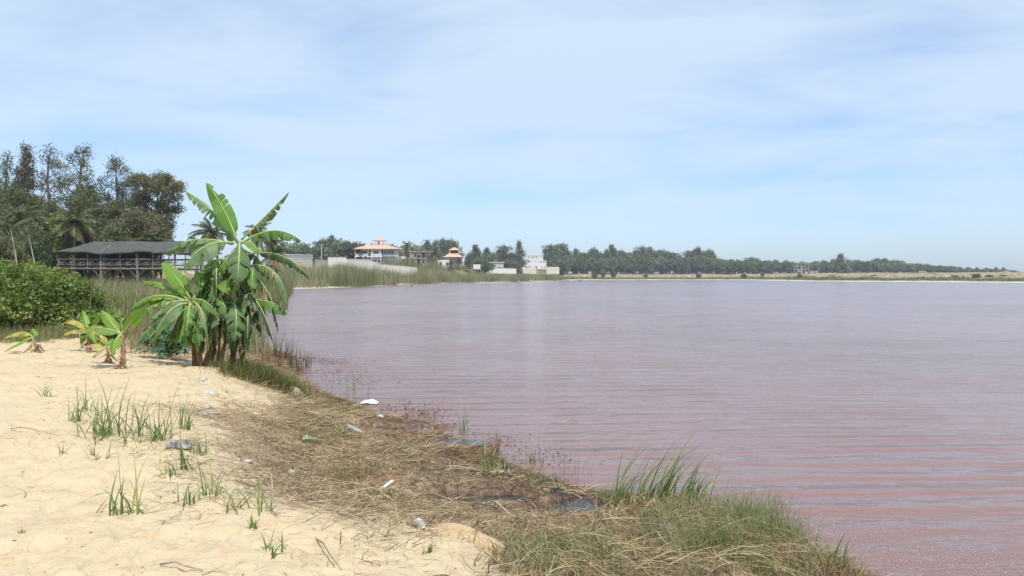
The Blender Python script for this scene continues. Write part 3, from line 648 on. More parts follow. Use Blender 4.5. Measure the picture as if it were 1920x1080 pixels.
# tangled long straw over the grass at the bottom
x, y, z, l = pts_in(60000, -1.5, 4.5, 4.2, 9, lambda x, y, z, l, s: (z > .02)*(l > .3)*.8)
px_, py_ = ppx(x, y, z); k = (zone(px_, py_, 1200, 1020, 330, 70) < 1) & (rng.random(len(x)) < .2*sst(.35, .6, nz(x, y, 55, 2.))); x, y, z = x[k], y[k], z[k]; n = len(x)
az = -.7+(nz(x, y, 56, .9)-.5)*2.6+rng.normal(0, .3, n)
tg = ribbons(np.c_[x, y, z+rng.uniform(.0, .14, n)], az, rng.uniform(0, .7, n), rng.uniform(.2, .6, n), rng.uniform(.0035, .008, n), rng.uniform(.3, 1.5, n), 5, wob=.1)
stuff('tangled_straw', [tg], [m_lit], 'long bent straw tangled over the grass at the bottom of the photo', 'straw')

# grass mound beside the bananas
root = empty('grass_clump', tuple(G(490, 715))); tag(root, 'dense reddish green grass clump between banana stems and water', 'grass clump')
q = 6500; c0 = G(495, 718); ax = rng.normal(0, .36, q); ay = rng.normal(0, .32, q)+.1; bz = height(c0[0]+ax, c0[1]+ay); k = bz > -.05
gb = ribbons(np.c_[ax, ay, bz-root.location[2]][k], rng.uniform(0, 6.3, k.sum()), rng.uniform(.8, 1.5, k.sum()), rng.uniform(.15, .5, k.sum()), rng.uniform(.005, .009, k.sum()), rng.uniform(.2, 1.4, k.sum()), 4)
mi = np.repeat((rng.random(k.sum()) < .4).astype(int), 4); link('blades', npmesh('blades', gb[0], gb[1], 4, mi), [m_gr, leafy('reddish_grass', [(.09, .06, .035), (.2, .14, .07), (.14, .15, .06)], .2)], root)

# ---------------------------------------------------------------- countable reed clumps and blade tufts
def tuft(name, px, py, hpx, nb, label, cat, group, mat, wd=.008, lean=.25, tilt=0., curl=.5, spread=.04, extra=None, az0=None):
    nb = int(nb*(1.3 if hpx > 60 and name == 'reed_clump' else 2.0))+2; b = G(px, py); h = hpx*1.12/F*b[1]; bs = np.c_[rng.normal(0, spread, nb), rng.normal(0, spread, nb), np.full(nb, -.01)]
    az = rng.uniform(0, 6.3, nb) if az0 is None else rng.normal(az0, .8, nb)
    el = math.pi/2-np.abs(rng.normal(0, lean, nb)); el[:1] = 1.48; cur = np.abs(rng.normal(curl, .4, nb)); cur[:1] *= .25; V, Q = ribbons(bs, az, el, h*np.r_[1.1, 1.05, .9, rng.uniform(.5, 1.15, max(nb-3, 0))][:nb], wd*rng.uniform(.7, 1.2, nb), cur, 7)
    if tilt: V[:, 0] += tilt*V[:, 2]**2/max(h, .1)
    return tag(link(name, npmesh(name, V, Q), mat, None), label, cat, group), b, h
def place(o, b): o.location = tuple(b)
SAND = [(210,812,100,26,'thickest tuft of green blades on the sand, tall and fanned out','tuft'),(188,812,62,9,'short upright tuft at the left foot of the thickest sand tuft',''),(160,770,55,8,'pale loose tuft left of the thickest sand tuft',''),
 (278,822,98,20,'tall dense tuft right of the thickest one on the sand',''),(300,826,45,9,'small yellowish tuft against the right side of the tall dense one',''),(140,790,60,6,'thin tuft reaching left over bare sand',''),
 (350,880,95,9,'dark tuft growing at the edge of a grey trash heap on the sand',''),(322,890,50,5,'slim tuft just left of the dark one by the trash heap',''),(88,743,36,6,'small dark leaning tuft far out on the left sand',''),
 (215,964,70,6,'sparse tuft with one long leaning blade in the lower left sand',''),(260,962,118,4,'single tall straight shoot on the open sand',''),(350,944,62,6,'small Y shaped tuft low on the sand',''),
 (408,930,78,8,'leaning tuft at the edge of the straw, right of the Y shaped tuft',''),(440,957,62,5,'short pale shoot beside the bent brown blade',''),(500,958,70,5,'bent arching tuft with brown lower blades',''),
 (118,850,22,4,'tiny flattened tuft lying on the left sand',''),(180,860,46,5,'thin yellow green sprig left of the sand ripples',''),(345,805,66,10,'loose tuft among the pale rocks',''),(372,850,40,9,'bushy light green tuft right of the trash heap',''),
 (475,990,26,6,'low curled tuft with grey green blades',''),(515,1035,48,5,'small forked tuft near the bottom edge of the sand',''),(38,1000,12,3,'smallest green sprout on the lower left sand',''),(805,1035,20,8,'small prickly tuft beside the plastic bottle on the sand slab','')]
for (px, py, hp, nb, lab, _) in SAND:
    o, b, h = tuft('grass_tuft', px, py, hp, nb, lab, 'grass tuft', 'blade tufts growing on the sand', m_grb, .0125, .52, 0, .95, .016 if hp < 30 else .05 if nb < 15 else .14); place(o, b)
SHORE = [(1150,945,108,14,'tall reed clump with arching blades, leftmost of the big reed stand',1),(1165,948,60,14,'short brown tipped reeds at the foot of the leftmost tall clump',1),(1190,948,112,12,'upright reed clump bending right at its top, second of the big stand',1),(1222,940,80,12,'thin dark reeds in the middle of the big stand',1),
 (1240,945,118,15,'tallest bending reed clump near the middle of the big stand',1),(1265,945,90,12,'medium reed clump right of the tallest one',1),(1290,940,72,16,'low bushy reed clump at the right end of the big stand',1),(1312,950,70,10,'rightmost reed clump with blades leaning out over the water',1),
 (867,812,54,6,'small reed sprig standing at the waterline by the brown flotsam',.3),(915,888,66,8,'green reed tuft beside a brown withered stalk',.4),(930,850,42,8,'brown withered reed stalk on the marsh edge',.1),(992,868,44,7,'little reed tuft growing in the shallow water',.1),(1128,945,30,7,'short pale tuft beside the dark puddle',.2),
 (640,820,40,7,'yellow green tuft near the clear plastic bottle',.1),(640,895,36,8,'light tuft in the centre of the straw',0),(575,830,40,6,'thin tuft next to the small white litter',0),(700,935,34,4,'lone green shoot left of the board fragment',0),(1565,1070,62,8,'bright green tuft with black arching blades at the lower right shore',.6),(945,880,30,6,'dry spiky tuft right of the withered stalk',0),(1450,960,44,6,'long dry blades sticking out of the grass over the water',.5)]
m_brn = leafy('withered_reed', [(.10, .06, .035), (.2, .12, .07), (.28, .2, .12)], .15)
for (px, py, hp, nb, lab, tl) in SHORE:
    o, b, h = tuft('reed_clump', px, py, hp, nb, lab, 'reeds', 'reed clumps along the near shore', m_brn if 'withered reed' in lab else m_grb, .020 if hp > 60 else .011, .26, tl*.3, .6, .07, az0=(0.0 if tl > .5 else None)); place(o, b)
DARK = [(487,665,75),(500,680,62),(515,668,50),(524,690,66),(545,690,60),(560,698,52),(478,650,60),(535,676,40),(575,690,30)]
LD = ['leftmost dark reeds behind the grass clump', 'dark reeds rising straight out of the grass clump', 'thin reeds close behind the grass clump', 'tall dark reeds standing in the dim water', 'pair of dark reeds reflected in the water',
      'rightmost tall reeds with curved tips in the water', 'reeds half hidden by the lowest banana leaves', 'short reeds among the brown flotsam', 'few short stalks at the outer edge of the brown flotsam']
m_dk = leafy('dark_reed', [(.03, .045, .02), (.05, .075, .03), (.12, .11, .06)], .15)
for (px, py, hp), lab in zip(DARK, LD):
    o, b, h = tuft('reed_clump', px, py, hp, 9, lab, 'reeds', 'dark reeds in the water by the bananas', m_dk, .014, .16, 0, .25, .05); place(o, b)
TH = [(650,745,40),(690,745,28),(758,760,34),(668,730,30),(560,742,30),(1065,900,50),(1080,890,70),(795,770,24),(1460,990,34)]
for k, (px, py, hp) in enumerate(TH):
    o, b, h = tuft('dry_stalks', px, py, hp, 7, ['pale dry stalks left of the white rag','pale dry stalks right behind the white rag','single dark stalks in the water right of the rag','faint stalks in the water left of the rag','stalks behind the grey boulder','thin stalk in the water near the big reeds','long thin stalk leaning toward the big reeds','tiny stalks on the floating weed','stiff stalks at the grass edge'][k], 'dry stalks', 'thin dry stalks at the waterline', m_dry, .004, .2, 0, .2, .08); place(o, b)

# dry reeds around the hedge and under the shelter
x = rng.uniform(-40, -4, 70000); y = rng.uniform(21, 60, 70000); z, l, s = height(x, y, True); px_, py_ = ppx(x, y, z)
k = (s > -1.5) & (px_ > -60) & (px_ < 497) & (s > -.3) & (y > 21+2.5*vn(x*.8, y*.8, 7)) & (rng.random(len(x)) < np.where(px_ > 150, .75, .25)); x, y, z = x[k], y[k], np.maximum(z[k], -.1)
n = len(x); hgt = rng.uniform(.5, 1.6, n)*(.6+.6*vn(x*.4, y*.4, 8))
px_, py_ = ppx(x, y, z); hgt = hgt*np.where((px_ > 165) & (px_ < 340), 1.35, 1)
rd = ribbons(np.c_[x, y, z-.02], rng.uniform(0, 6.3, n), rng.uniform(1.1, 1.55, n), hgt, rng.uniform(.010, .02, n), rng.uniform(0, .7, n), 4)
stuff('dry_reeds', [rd], [m_dry], 'dry olive reeds and tall grass filling the bank behind the hedge and bananas', 'dry reeds')
x = rng.uniform(-62, -14, 60000); y = rng.uniform(58, 150, 60000); z, l, s = height(x, y, True); k = (s > -2) & (rng.random(len(x)) < .9); x, y, z = x[k], y[k], z[k]; n = len(x)
rd = ribbons(np.c_[x, y, np.maximum(z, 0)-.02], rng.uniform(0, 6.3, n), rng.uniform(1.2, 1.55, n), rng.uniform(.5, 1.6, n), rng.uniform(.03, .06, n), rng.uniform(0, .5, n), 3)
stuff('bank_reeds', [rd], [m_red2], 'reeds on the low bank around the stilt shelter', 'reeds')
# dry brush in the gap behind the young banana plant
x = rng.uniform(-11.5, -6.2, 52000); y = rng.uniform(14.3, 24, 52000); z, l, s = height(x, y, True); px_, py_ = ppx(x, y, z)
k = (s > 0) & (py_ < 664-.0*px_) & (px_ > 228) & (px_ < 400) & (py_ > 600) & (rng.random(len(x)) < .6*sst(.3, .55, vn(x*2, y*2, 66))*sst(228, 262, px_)); x, y, z = x[k], y[k], z[k]; n = len(x)
rd = ribbons(np.c_[x, y, z-.02], rng.uniform(0, 6.3, n), rng.uniform(.6, 1.5, n), rng.uniform(.15, .55, n), rng.uniform(.004, .010, n), rng.uniform(0, 1.6, n), 4, wob=.2)
stuff('dry_brush', [rd], [leafy('brush', [(.12,.085,.05), (.22,.16,.10), (.32,.25,.16), (.13,.14,.05), (.4,.32,.21)], .15)], 'brown dry brush and weeds in the gap between hedge and banana stems', 'brush')
# rough grass at the hedge foot
x = rng.uniform(-16, -8, 60000); y = rng.uniform(18.5, 24.5, 60000); z, l, s = height(x, y, True); px_, py_ = ppx(x, y, z)
k = (py_ < 640+6*vn(x*3, y*3, 31)) & (px_ < 262) & (rng.random(len(x)) < .5*sst(.35, .6, vn(x*1.5, y*1.5, 67))); x, y, z = x[k], y[k], z[k]; n = len(x)
hg = ribbons(np.c_[x, y, z-.02], rng.uniform(0, 6.3, n), rng.uniform(.8, 1.5, n), rng.uniform(.12, .55, n), rng.uniform(.006, .014, n), rng.uniform(0, 1.4, n), 4, wob=.1)
V, Q, _ = merge([hg]); mi = np.repeat((rng.random(n) < .5).astype(int), 4)
tag(link('hedge_grass', npmesh('hedge_grass', V, Q, 4, mi), [m_dry, m_gr]), 'rough mixed grass along the foot of the green hedge', 'grass', kind='stuff')
# reed belt of the far left shore
def belt(N_, x0, x1, y0, y1, smin, smax, h0, h1, w, f=None):
    x = rng.uniform(x0, x1, N_); y = rng.uniform(y0, y1, N_); z, l, s = height(x, y, True); sw = s+3*fbm(x*.08, y*.08, 77)
    k = (sw > smin) & (sw < smax) & (y > 120)
    if f is not None: k &= f(x, y)
    x, y, z = x[k], y[k], np.maximum(z[k], 0); n = len(x)
    return ribbons(np.c_[x, y, z-.05], rng.uniform(0, 6.3, n), rng.uniform(1.2, 1.55, n), rng.uniform(h0, h1, n)*(.7+.5*vn(x*.12, y*.12, 78))*(1+.35*((x/y > -.23) & (x/y < -.07))), w*rng.uniform(.6, 1.4, n), rng.uniform(0, .5, n), 3)
b1 = belt(260000, -75, 36, 135, 470, .3, 15, 2.2, 3.9, .10, lambda x, y: (x/y > -.34) & (x/y < .075))
b2 = belt(240000, -110, 60, 150, 520, 14, 42, .7, 1.9, .12, lambda x, y: (x/y > -.36) & (x/y < .09))
stuff('reed_belt', [b1, b2], [leafy('tall_reed', [(.10, .13, .05), (.18, .20, .09), (.28, .27, .16), (.42, .38, .25)], .2, .7, .2, 0, None, .07), m_dry], 'belt of tan and green reeds along the far left shore', 'reeds')
# far green strip of the right shore
b3 = belt(150000, 20, 330, 290, 540, 7, 26, .5, 1.5, .22, lambda x, y: x/y > .05)
stuff('far_shore_grass', [b3], [leafy('far_grass', [(.09, .12, .045), (.15, .18, .07), (.22, .22, .11)], .2, .7, .2, 0, None, .05)], 'low green marsh grass strip along the far shore', 'grass')
# ---------------------------------------------------------------- trees
m_bark = surf('bark', [(.10, .075, .055), (.2, .16, .12), (.3, .26, .21)], 3, .9, .4, stretch=(3, 3, .5))
m_cas = leafy('casuarina_needles', [(.075, .09, .035), (.125, .145, .06), (.18, .19, .09), (.24, .235, .13)], .3, .7, .2, .16, (1.2, 1.3, .8), .35)
m_casb = leafy('casuarina_brown', [(.085, .09, .045), (.14, .135, .07), (.19, .18, .10), (.26, .23, .15)], .3, .7, .2, .1, (1.2, 1.2, .8), .35)
m_grn = leafy('green_crown', [(.05, .08, .03), (.09, .125, .05), (.13, .17, .07)], .25, .6, .3, .15, None, .5)
m_lime = leafy('lime_crown', [(.07, .10, .015), (.13, .17, .025), (.2, .23, .04)], .3, .5, .3, 0, None, .6)
m_gry = leafy('grey_crown', [(.055, .07, .05), (.11, .125, .09), (.19, .20, .155)], .2, .6, .3, .1, None, .5)
m_palm = leafy('palm_leaf', [(.045, .065, .02), (.08, .10, .03), (.13, .14, .05)], .2, .45, .4, .15)
m_palmy = leafy('palm_leaf_old', [(.13, .13, .04), (.22, .2, .07), (.3, .24, .11)], .25, .6, .3, .1)
def needles(c, spread, n, l, w, droop, rs):
    """n slim drooping cards round each tuft centre"""
    k = len(c); c = np.repeat(c, n, 0); m = len(c); p = c+rs.normal(0, 1, (m, 3))*spread
    d = rs.normal(0, 1, (m, 3)); d[:, 2] -= droop; d /= np.linalg.norm(d, axis=1)[:, None]
    s = np.cross(d, rs.normal(size=(m, 3))); s /= np.linalg.norm(s, axis=1)[:, None]
    ll = (l*rs.uniform(.6, 1.4, m))[:, None]; ww = (w*rs.uniform(.6, 1.4, m))[:, None]
    V = np.stack([p-d*ll/2, p+s*ww/2, p+d*ll/2, p-s*ww/2], 1).reshape(-1, 3); return V, np.arange(4*m).reshape(-1, 4)
def tree_meshes(name, seed, h, r, prof, nb, tufts, per, l, w, spread, droop=.6, base=.18, up=.5, lean=0., limb=.035, fl=.5):
    """prof(t): crown radius fraction at height t; returns (trunk mesh, crown mesh) of unit placement"""
    rs = np.random.default_rng(seed); mb = MB(); C = []
    wx = rs.normal(0, .02*h, 6).cumsum(); tr = lambda t: np.array([np.interp(t, np.linspace(0, 1, 6), wx-wx[0])+lean*h*t*t, 0.0, t*h*.97])
    R0 = .022*h
    mb.tube([tr(t)-[0, 0, .3*(t == 0)] for t in np.linspace(0, 1, 9)], [R0*(1-t)**.8+.015 for t in np.linspace(0, 1, 9)], 8)
    for i in range(nb):
        t = base+(1-base)*((i+rs.uniform(0, 1))/nb)**.9; t = min(t, .985); a = i*2.4+rs.normal(0, .5); ln = r*prof(t)*rs.uniform(.55, 1.15); p0 = tr(t)
        e = up*rs.uniform(.5, 1.3); pts = [p0]
        for q in (.33, .66, 1): pts.append(p0+np.array([math.cos(a)*ln*q, math.sin(a)*ln*q, ln*(math.sin(e)*q-.12*q*q*droop)])+rs.normal(0, .03*ln, 3))
        rb = max(.02, R0*.45*(1-t)**.6); mb.tube(pts, [rb, rb*.7, rb*.4, rb*.15], 4, 0, False)
        nt_ = max(2, int(tufts*prof(t)*rs.uniform(.5, 1.4)))
        for _ in range(nt_):
            q = rs.uniform(.25, 1.05)**fl; k = min(2, int(q*3)); f = q*3-k; P = pts[k]*(1-f)+pts[k+1]*f
            C.append(P+rs.normal(0, 1, 3)*np.array([.13, .13, .07])*ln)
    V, Q = needles(np.array(C), spread, per, l, w, droop, rs); V[:, 2] = np.maximum(V[:, 2], .05)
    me = bpy.data.meshes.new(name+'_trunk'); me.from_pydata(mb.v, [], mb.f); me.update(); me.materials.append(m_bark)
    return me, npmesh(name+'_crown', V, Q), h, r
con = lambda t: max(.12, (1-((t-.25)/.75)**1.3)) if t > .25 else .5+2*t
cone = lambda t: max(.10, 1.05-t)
oval = lambda t: max(.15, math.sin(math.pi*min(1, (t*.92+.08)))**.7)
flat = lambda t: .55+.6*t if t > .45 else .7
def frond_set(rs, n, ln, w, el0, el1, sag, comb=26):
    """arching fronds with hanging leaflets"""
    parts = []; az = np.arange(n)*2.4+rs.normal(0, .2, n)
    for i in range(n):
        e = el0+(el1-el0)*i/max(n-1, 1)+rs.normal(0, .1); a = az[i]; p = np.zeros(3); pts = []; L_ = ln*rs.uniform(.8, 1.1); K = 10; dr = []
        for k in range(K+1):
            d = np.array([math.cos(e)*math.cos(a), math.cos(e)*math.sin(a), math.sin(e)]); pts.append(p.copy()); dr.append(d); p = p+d*L_/K; e -= sag/K
        pts = np.array(pts); dr = np.array(dr); t = np.linspace(.08, 1, comb); ix = t*K; i0 = np.minimum(ix.astype(int), K-1); f = (ix-i0)[:, None]
        P = pts[i0]*(1-f)+pts[i0+1]*f; Dd = dr[i0]; s = np.array([-math.sin(a), math.cos(a), 0]); ll = (w*np.sin(np.pi*np.clip(t*.85+.12, 0, 1))**.6)[:, None]
        wv = L_/comb*.55
        for sg in (-1, 1):
            T = P+(s*sg*.75+Dd*.45)*ll-np.array([0, 0, 1])*ll*rs.uniform(.35, .7, (comb, 1))
            V = np.stack([P-Dd*wv, P+Dd*wv, T+Dd*wv*.2, T-Dd*wv*.2], 1).reshape(-1, 3); parts.append((V, np.arange(4*comb).reshape(-1, 4)))
        V = np.stack([pts[:-1]-s*.03, pts[:-1]+s*.03, pts[1:]+s*.02, pts[1:]-s*.02], 1).reshape(-1, 3); parts.append((V, np.arange(4*K).reshape(-1, 4)))
    V, Q, _ = merge(parts); return V, Q
def palm_meshes(name, seed, h, ln, n=26, lean=.06):
    rs = np.random.default_rng(seed); mb = MB()
    top = np.array([lean*h, 0, h]); mb.tube([top*[t**1.6, 0, t]-[0, 0, .3*(t == 0)] for t in np.linspace(0, 1, 9)], [.20-.07*t for t in np.linspace(0, 1, 9)], 8)
    me = bpy.data.meshes.new(name+'_trunk'); me.from_pydata(mb.v, [], mb.f); me.update(); me.materials.append(m_bark)
    V1, Q1 = frond_set(rs, int(n*.65), ln, ln*.24, 1.3, .1, 1.3); V2, Q2 = frond_set(rs, int(n*.35), ln*.85, ln*.22, -.1, -.9, .7)
    V, Q, mi = merge([(V1+top, Q1), (V2+top, Q2)]); return me, npmesh(name+'_crown', V, Q, 4, mi), h+ln*.75, ln
def put(kind, name, px, top, d, label, cat='tree', group=None, mats=None, proto=None, sc=None, base=None, rz=None):
    """stand a tree with its top at the photo's height, rooted in the ground"""
    tm, cm, h, r = proto; p = D(px, 500, d); z = H(p[0], p[1]) if base is None else base; z = max(z, .2)
    T = D(px, top, d)[2]; s = max((T-z)/h, .05); root = empty(name, (p[0], p[1], z-.1), random.uniform(0, 6.3) if rz is None else rz)
    sx = s if sc is None else sc
    for o, nm in ((bpy.data.objects.new('trunk', tm), 'trunk'), (bpy.data.objects.new('crown', cm), 'crown')):
        COL.objects.link(o); o.parent = root; o.scale = (sx, sx, s)
        if nm == 'crown':
            if not cm.materials:
                for m in mats: cm.materials.append(m)
    return tag(root, label, cat, group)

# the wood at the left, each tree its own mesh
LEFT = [ # px, top, d, half width px, profile, label, material, branches, tufts
 (12,283,105,32,con,'thin tall casuarina with a see-through top at the left edge',m_grn,34,5),
 (60,264,108,30,con,'dense conical casuarina with a pointed top, tallest in the wood by a little',m_casb,60,13),
 (107,268,112,27,oval,'spindly casuarina with open grey twigs beside the dense conical one',m_gry,34,5),
 (142,268,110,34,oval,'tall airy casuarina with upswept branches, second group peak',m_cas,46,6),
 (203,288,112,32,oval,'pale silvery tree with a loose top in the middle of the wood',m_gry,44,7),
 (236,322,108,24,con,'narrow dark tree right of the pale silvery one',m_cas,40,9),
 (290,333,104,50,flat,'wide flat-topped tree reaching out over the shelter roof, right end of the wood',m_casb,34,13),
 (30,350,100,40,oval,'dark bushy tree under the left edge peaks',m_cas,44,13),
 (85,370,102,36,oval,'dark rounded tree below the dense conical casuarina',m_cas,40,13),
 (180,355,104,40,oval,'broad dark tree below the airy casuarina',m_cas,44,13),
 (215,375,100,34,oval,'mid height feathery tree behind the shelter, left of the tamarisk',m_cas,40,13),
 (262,395,97,34,oval,'feathery olive tamarisk right behind the shelter roof',m_casb,44,15),
 (5,390,94,40,oval,'dark thicket tree at the very left edge',m_cas,40,14),
 (228,420,96,34,oval,'low dark tree behind the left half of the shelter roof',m_cas,36,13),
 (165,420,98,30,oval,'low green tree between lime bush and shelter',m_grn,36,12),
 (-30,320,100,44,oval,'tree mostly beyond the left edge of the photo',m_cas,40,12),
 (36,440,84,34,oval,'low grey green thicket tree in front of the wood',m_grn,36,12),
 (-12,455,76,40,oval,'low thicket tree behind the left end of the hedge',m_cas,36,12)]
for k, (px, top, d, hw, pf, lab, m, nb, tf) in enumerate(LEFT):
    h = D(px, top, d)[2]-1.6; r = hw/F*d*(1.3 if pf is not flat else .8)
    fl = pf is flat
    pr = tree_meshes('tree', 200+k, h, r, pf, nb, int(tf*1.25), 34, .40, .11, .36 if not fl else .28, .7 if not fl else .3, .12 if not fl else .38, .75 if not fl else .5)
    put('t', 'broad_tree' if fl else 'casuarina_tree', px, top, d, lab, 'tree', 'trees of the wood on the left', [m], pr, rz=0.)
pr = tree_meshes('tree', 240, 5.5, 3.2, oval, 40, 16, 16, .3, .16, .3, .2, .15, .5)
put('t', 'leafy_tree', 122, 406, 100, 'lime green leafy tree standing out against the dark wood', 'tree', 'trees of the wood on the left', [m_lime], pr)
put('t', 'leafy_tree', 148, 425, 99, 'lower lime green tree touching the shelter roof corner', 'tree', 'trees of the wood on the left', [m_lime], pr)
PAL = [palm_meshes('palm', 300+k, h, ln, 30, le) for k, (h, ln, le) in enumerate([(6.5, 3.2, .05), (7.5, 3.6, -.07), (5.0, 3.4, .1), (6.0, 3.0, .02)])]
PMAT = [m_palm, m_palmy]
LP = [(45,368,95,1,'yellowish palm leaning in front of the dense conical casuarina'),(138,372,94,0,'palm with drooping fronds in the centre of the wood'),(74,425,98,2,'low palm in front of the wood, left of the lime tree'),(170,432,100,3,'small palm just above the shelter roof corner'),
      (285,420,96,0,'palm half hidden behind the right part of the shelter roof'),(20,400,86,3,'palm with pale drooping fronds at the left edge'),
      (393,402,120,1,'palm with full round crown left behind the tall banana leaves'),(482,404,150,0,'upper of two palms behind the right banana leaves'),(520,440,140,2,'short palm with yellow hanging fronds behind the right banana leaves'),(513,426,170,3,'thin palm top between banana leaf tips'),
      (376,425,130,2,'smaller palm beside the full round palm')]
for px, top, d, k, lab in LP: put('p', 'palm_tree', px, top, d, lab, 'palm tree', 'palms behind the shelter and bananas', PMAT, PAL[k], sc=1.0)
# pale bare stems
for k, (px, top, d, lab) in enumerate([(28,440,72,'bare pale forked stem at the left edge of the wood'),(62,452,70,'bare pale leaning stem in front of the low palm')]):
    p = D(px+10, 500, d); z = H(p[0], p[1]); T = D(px-8, top-12, d); root = empty('bare_tree', (p[0], p[1], z)); mb = MB(); t = np.array([T[0]-p[0], 0, T[2]-z])
    mb.tube([(0, 0, -.2), t*[.4, 1, .5], t], [.09, .06, .02], 6); mb.build('trunk', surf('pale_bark'+'ab'[k], [(.3, .27, .22), (.42, .38, .32)], 5), root)
    m2 = MB()
    for q in range(9):
        f = random.uniform(.35, .95); o = t*f; m2.tube([o, o+np.array([random.uniform(-.8, .8), random.uniform(-.5, .5), random.uniform(.4, 1.2)])], [.025, .008], 4)
    m2.build('branches', m_bark, root); tag(root, lab, 'bare tree', 'bare stems in front of the wood')

# far trees share a few meshes
CAS = [tree_meshes('far_tree', 400+k, 14, 4.2, [con, oval, con, cone, oval][k], 40, 9, 12, 1.0, .34, .55, .5, [.12, .15, .2, .06, .1][k], .75, lean=[0, .05, -.04, 0, .03][k]) for k in range(5)]
BSH = [tree_meshes('far_bush', 420+k, 5, 3.4, oval, 26, 11, 12, .7, .34, .5, .2, .05, .5) for k in range(2)]
m_casf = leafy('far_needles', [(.085, .105, .06), (.13, .15, .09), (.18, .195, .125), (.24, .24, .165)], .3, .7, .2, .28, (1.2, 1.3, .8), .35)
for pr_ in CAS: pr_[1].materials.append(m_casf)
for pr_ in BSH: pr_[1].materials.append(m_casf)
TP = [palm_meshes('far_palm', 440+k, [6, 8, 4.5][k], 3.4, 24, [.05, -.06, .03][k]) for k in range(3)]
for pr_ in TP:
    for m in PMAT: pr_[1].materials.append(m)
MID = [(560,462,260,60,0,'b','low green bush left of the utility pole'),(575,458,300,0,0,'c','small tree above the low white wall'),(540,470,230,0,0,'b','bush behind the left end of the low white wall'),(600,452,300,16,1,'c','left trunk of the leaning casuarinas by the utility pole'),(615,448,300,14,1,'c','middle casuarina leaning right behind the utility pole'),
 (628,441,300,13,2,'c','tallest leaning casuarina right of the utility pole'),(640,459,290,0,0,'b','green bush between pole and orange roofed villa'),(652,462,290,0,1,'b','bush above the concrete wall left of the villa'),(664,460,290,0,0,'b','bush touching the left balcony of the villa'),(590,468,290,0,1,'b','bush left of the utility pole base'),
 (800,450,400,0,0,'c','tree right of the big palm beside the villa'),(815,454,420,0,2,'c','darker tree behind the grey unfinished house'),(830,449,420,0,1,'c','tree left behind the little orange pavilion roof'),(850,452,430,0,4,'c','tree right behind the little orange pavilion roof'),(790,462,390,0,4,'c','tree just behind the grey unfinished house'),(776,468,380,0,1,'b','bush above the grey unfinished house'),
 (893,459,430,0,0,'c','feathery tree right of the orange pavilion'),(910,464,440,0,2,'c','slanting tree right of the feathery one'),(880,474,400,0,4,'c','dark low tree behind the spreading palm bush'),(925,478,520,0,1,'b','pale low trees over the pinkish house'),(945,461,480,0,1,'c','rounded tree left of the dark pointed one'),(958,474,480,0,4,'c','lower tree between rounded and pointed trees'),
 (974,452,485,0,3,'c','dark pointed tree left of the white house'),(1045,492,505,0,0,'b','bush behind the cream wall'),(900,488,400,0,0,'b','low bush at the white wall, left'),(955,492,440,0,1,'b','low bush at the white wall, right')]
for (px, top, d, _, k, ty, lab) in MID:
    pr_ = CAS[k] if ty == 'c' else BSH[k % 2]; s = (D(px, top, d)[2]-max(H(*D(px, 500, d)[:2]), .2))/pr_[2]
    put('c', 'casuarina_tree' if ty == 'c' else 'bush', px, top, d, lab, 'tree' if ty == 'c' else 'bush', 'trees between the villas' if ty == 'c' else 'bushes between the villas', [], pr_, sc=s*random.uniform(.8, 1.1)*(.9 if k == 3 else 1) if ty == 'c' else s*1.15)
MP = [(761,446,304,1,'tall dark palm right beside the orange roofed villa'),(735,452,312,0,'palm peeking over the right end of the villa roof'),(815,459,350,2,'palm with yellow hanging fronds left of the orange pavilion'),(806,472,345,2,'shorter palm beside the yellow fronded one'),(860,482,350,2,'low spreading palm below the orange pavilion'),(878,486,352,2,'second low spreading palm below the pavilion'),(845,486,348,2,'low palm covering the foot of the pavilion')]
for px, top, d, k, lab in MP: put('p', 'palm_tree', px, top, d, lab, 'palm tree', 'palms between the villas', [], TP[k], sc=(.62 if top > 480 else .85)*d/262)
FAR = [(1033,460),(1044,468),(1053,458),(1064,470),(1075,466),(1087,474),(1097,474),(1110,466),(1125,474),(1137,468),(1148,459),(1157,466),(1165,470),(1180,474),(1193,470),(1205,463),(1215,463),(1226,474),(1238,469),(1250,472),(1262,474),(1275,479),(1290,471),(1305,465),(1315,472),(1326,469),(1336,470),
 (1350,486),(1360,488),(1372,486),(1385,487),(1398,488),(1410,483),(1422,488),(1432,489),(1445,489),(1456,487),(1470,489),(1482,491),(1498,490),(1528,490),(1541,488),(1553,489),(1562,486),(1576,476),(1592,487),(1606,488),(1620,490),(1630,489),(1641,485),(1655,485),(1667,489),(1680,488),(1694,491),(1706,494),(1720,495),(1738,495),(1752,498),(1765,498),(1782,498),(1798,500),(1815,501),(1832,501),(1850,502),(1868,501),(1884,501),(1898,508),(1912,511)]
NB = ['white house', 'cream wall', 'unfinished concrete frame', 'large conical tree']
def far_d(px): return float(np.interp(px, [1030, 1100, 1340, 1500, 1700, 1920], [605, 608, 622, 665, 665, 725]))
ordn = lambda n: ['first','second','third','fourth','fifth','sixth','seventh','eighth','ninth','tenth','eleventh','twelfth','thirteenth','fourteenth','fifteenth','sixteenth','seventeenth','eighteenth','nineteenth','twentieth'][n] if n < 20 else str(n+1)+'th'
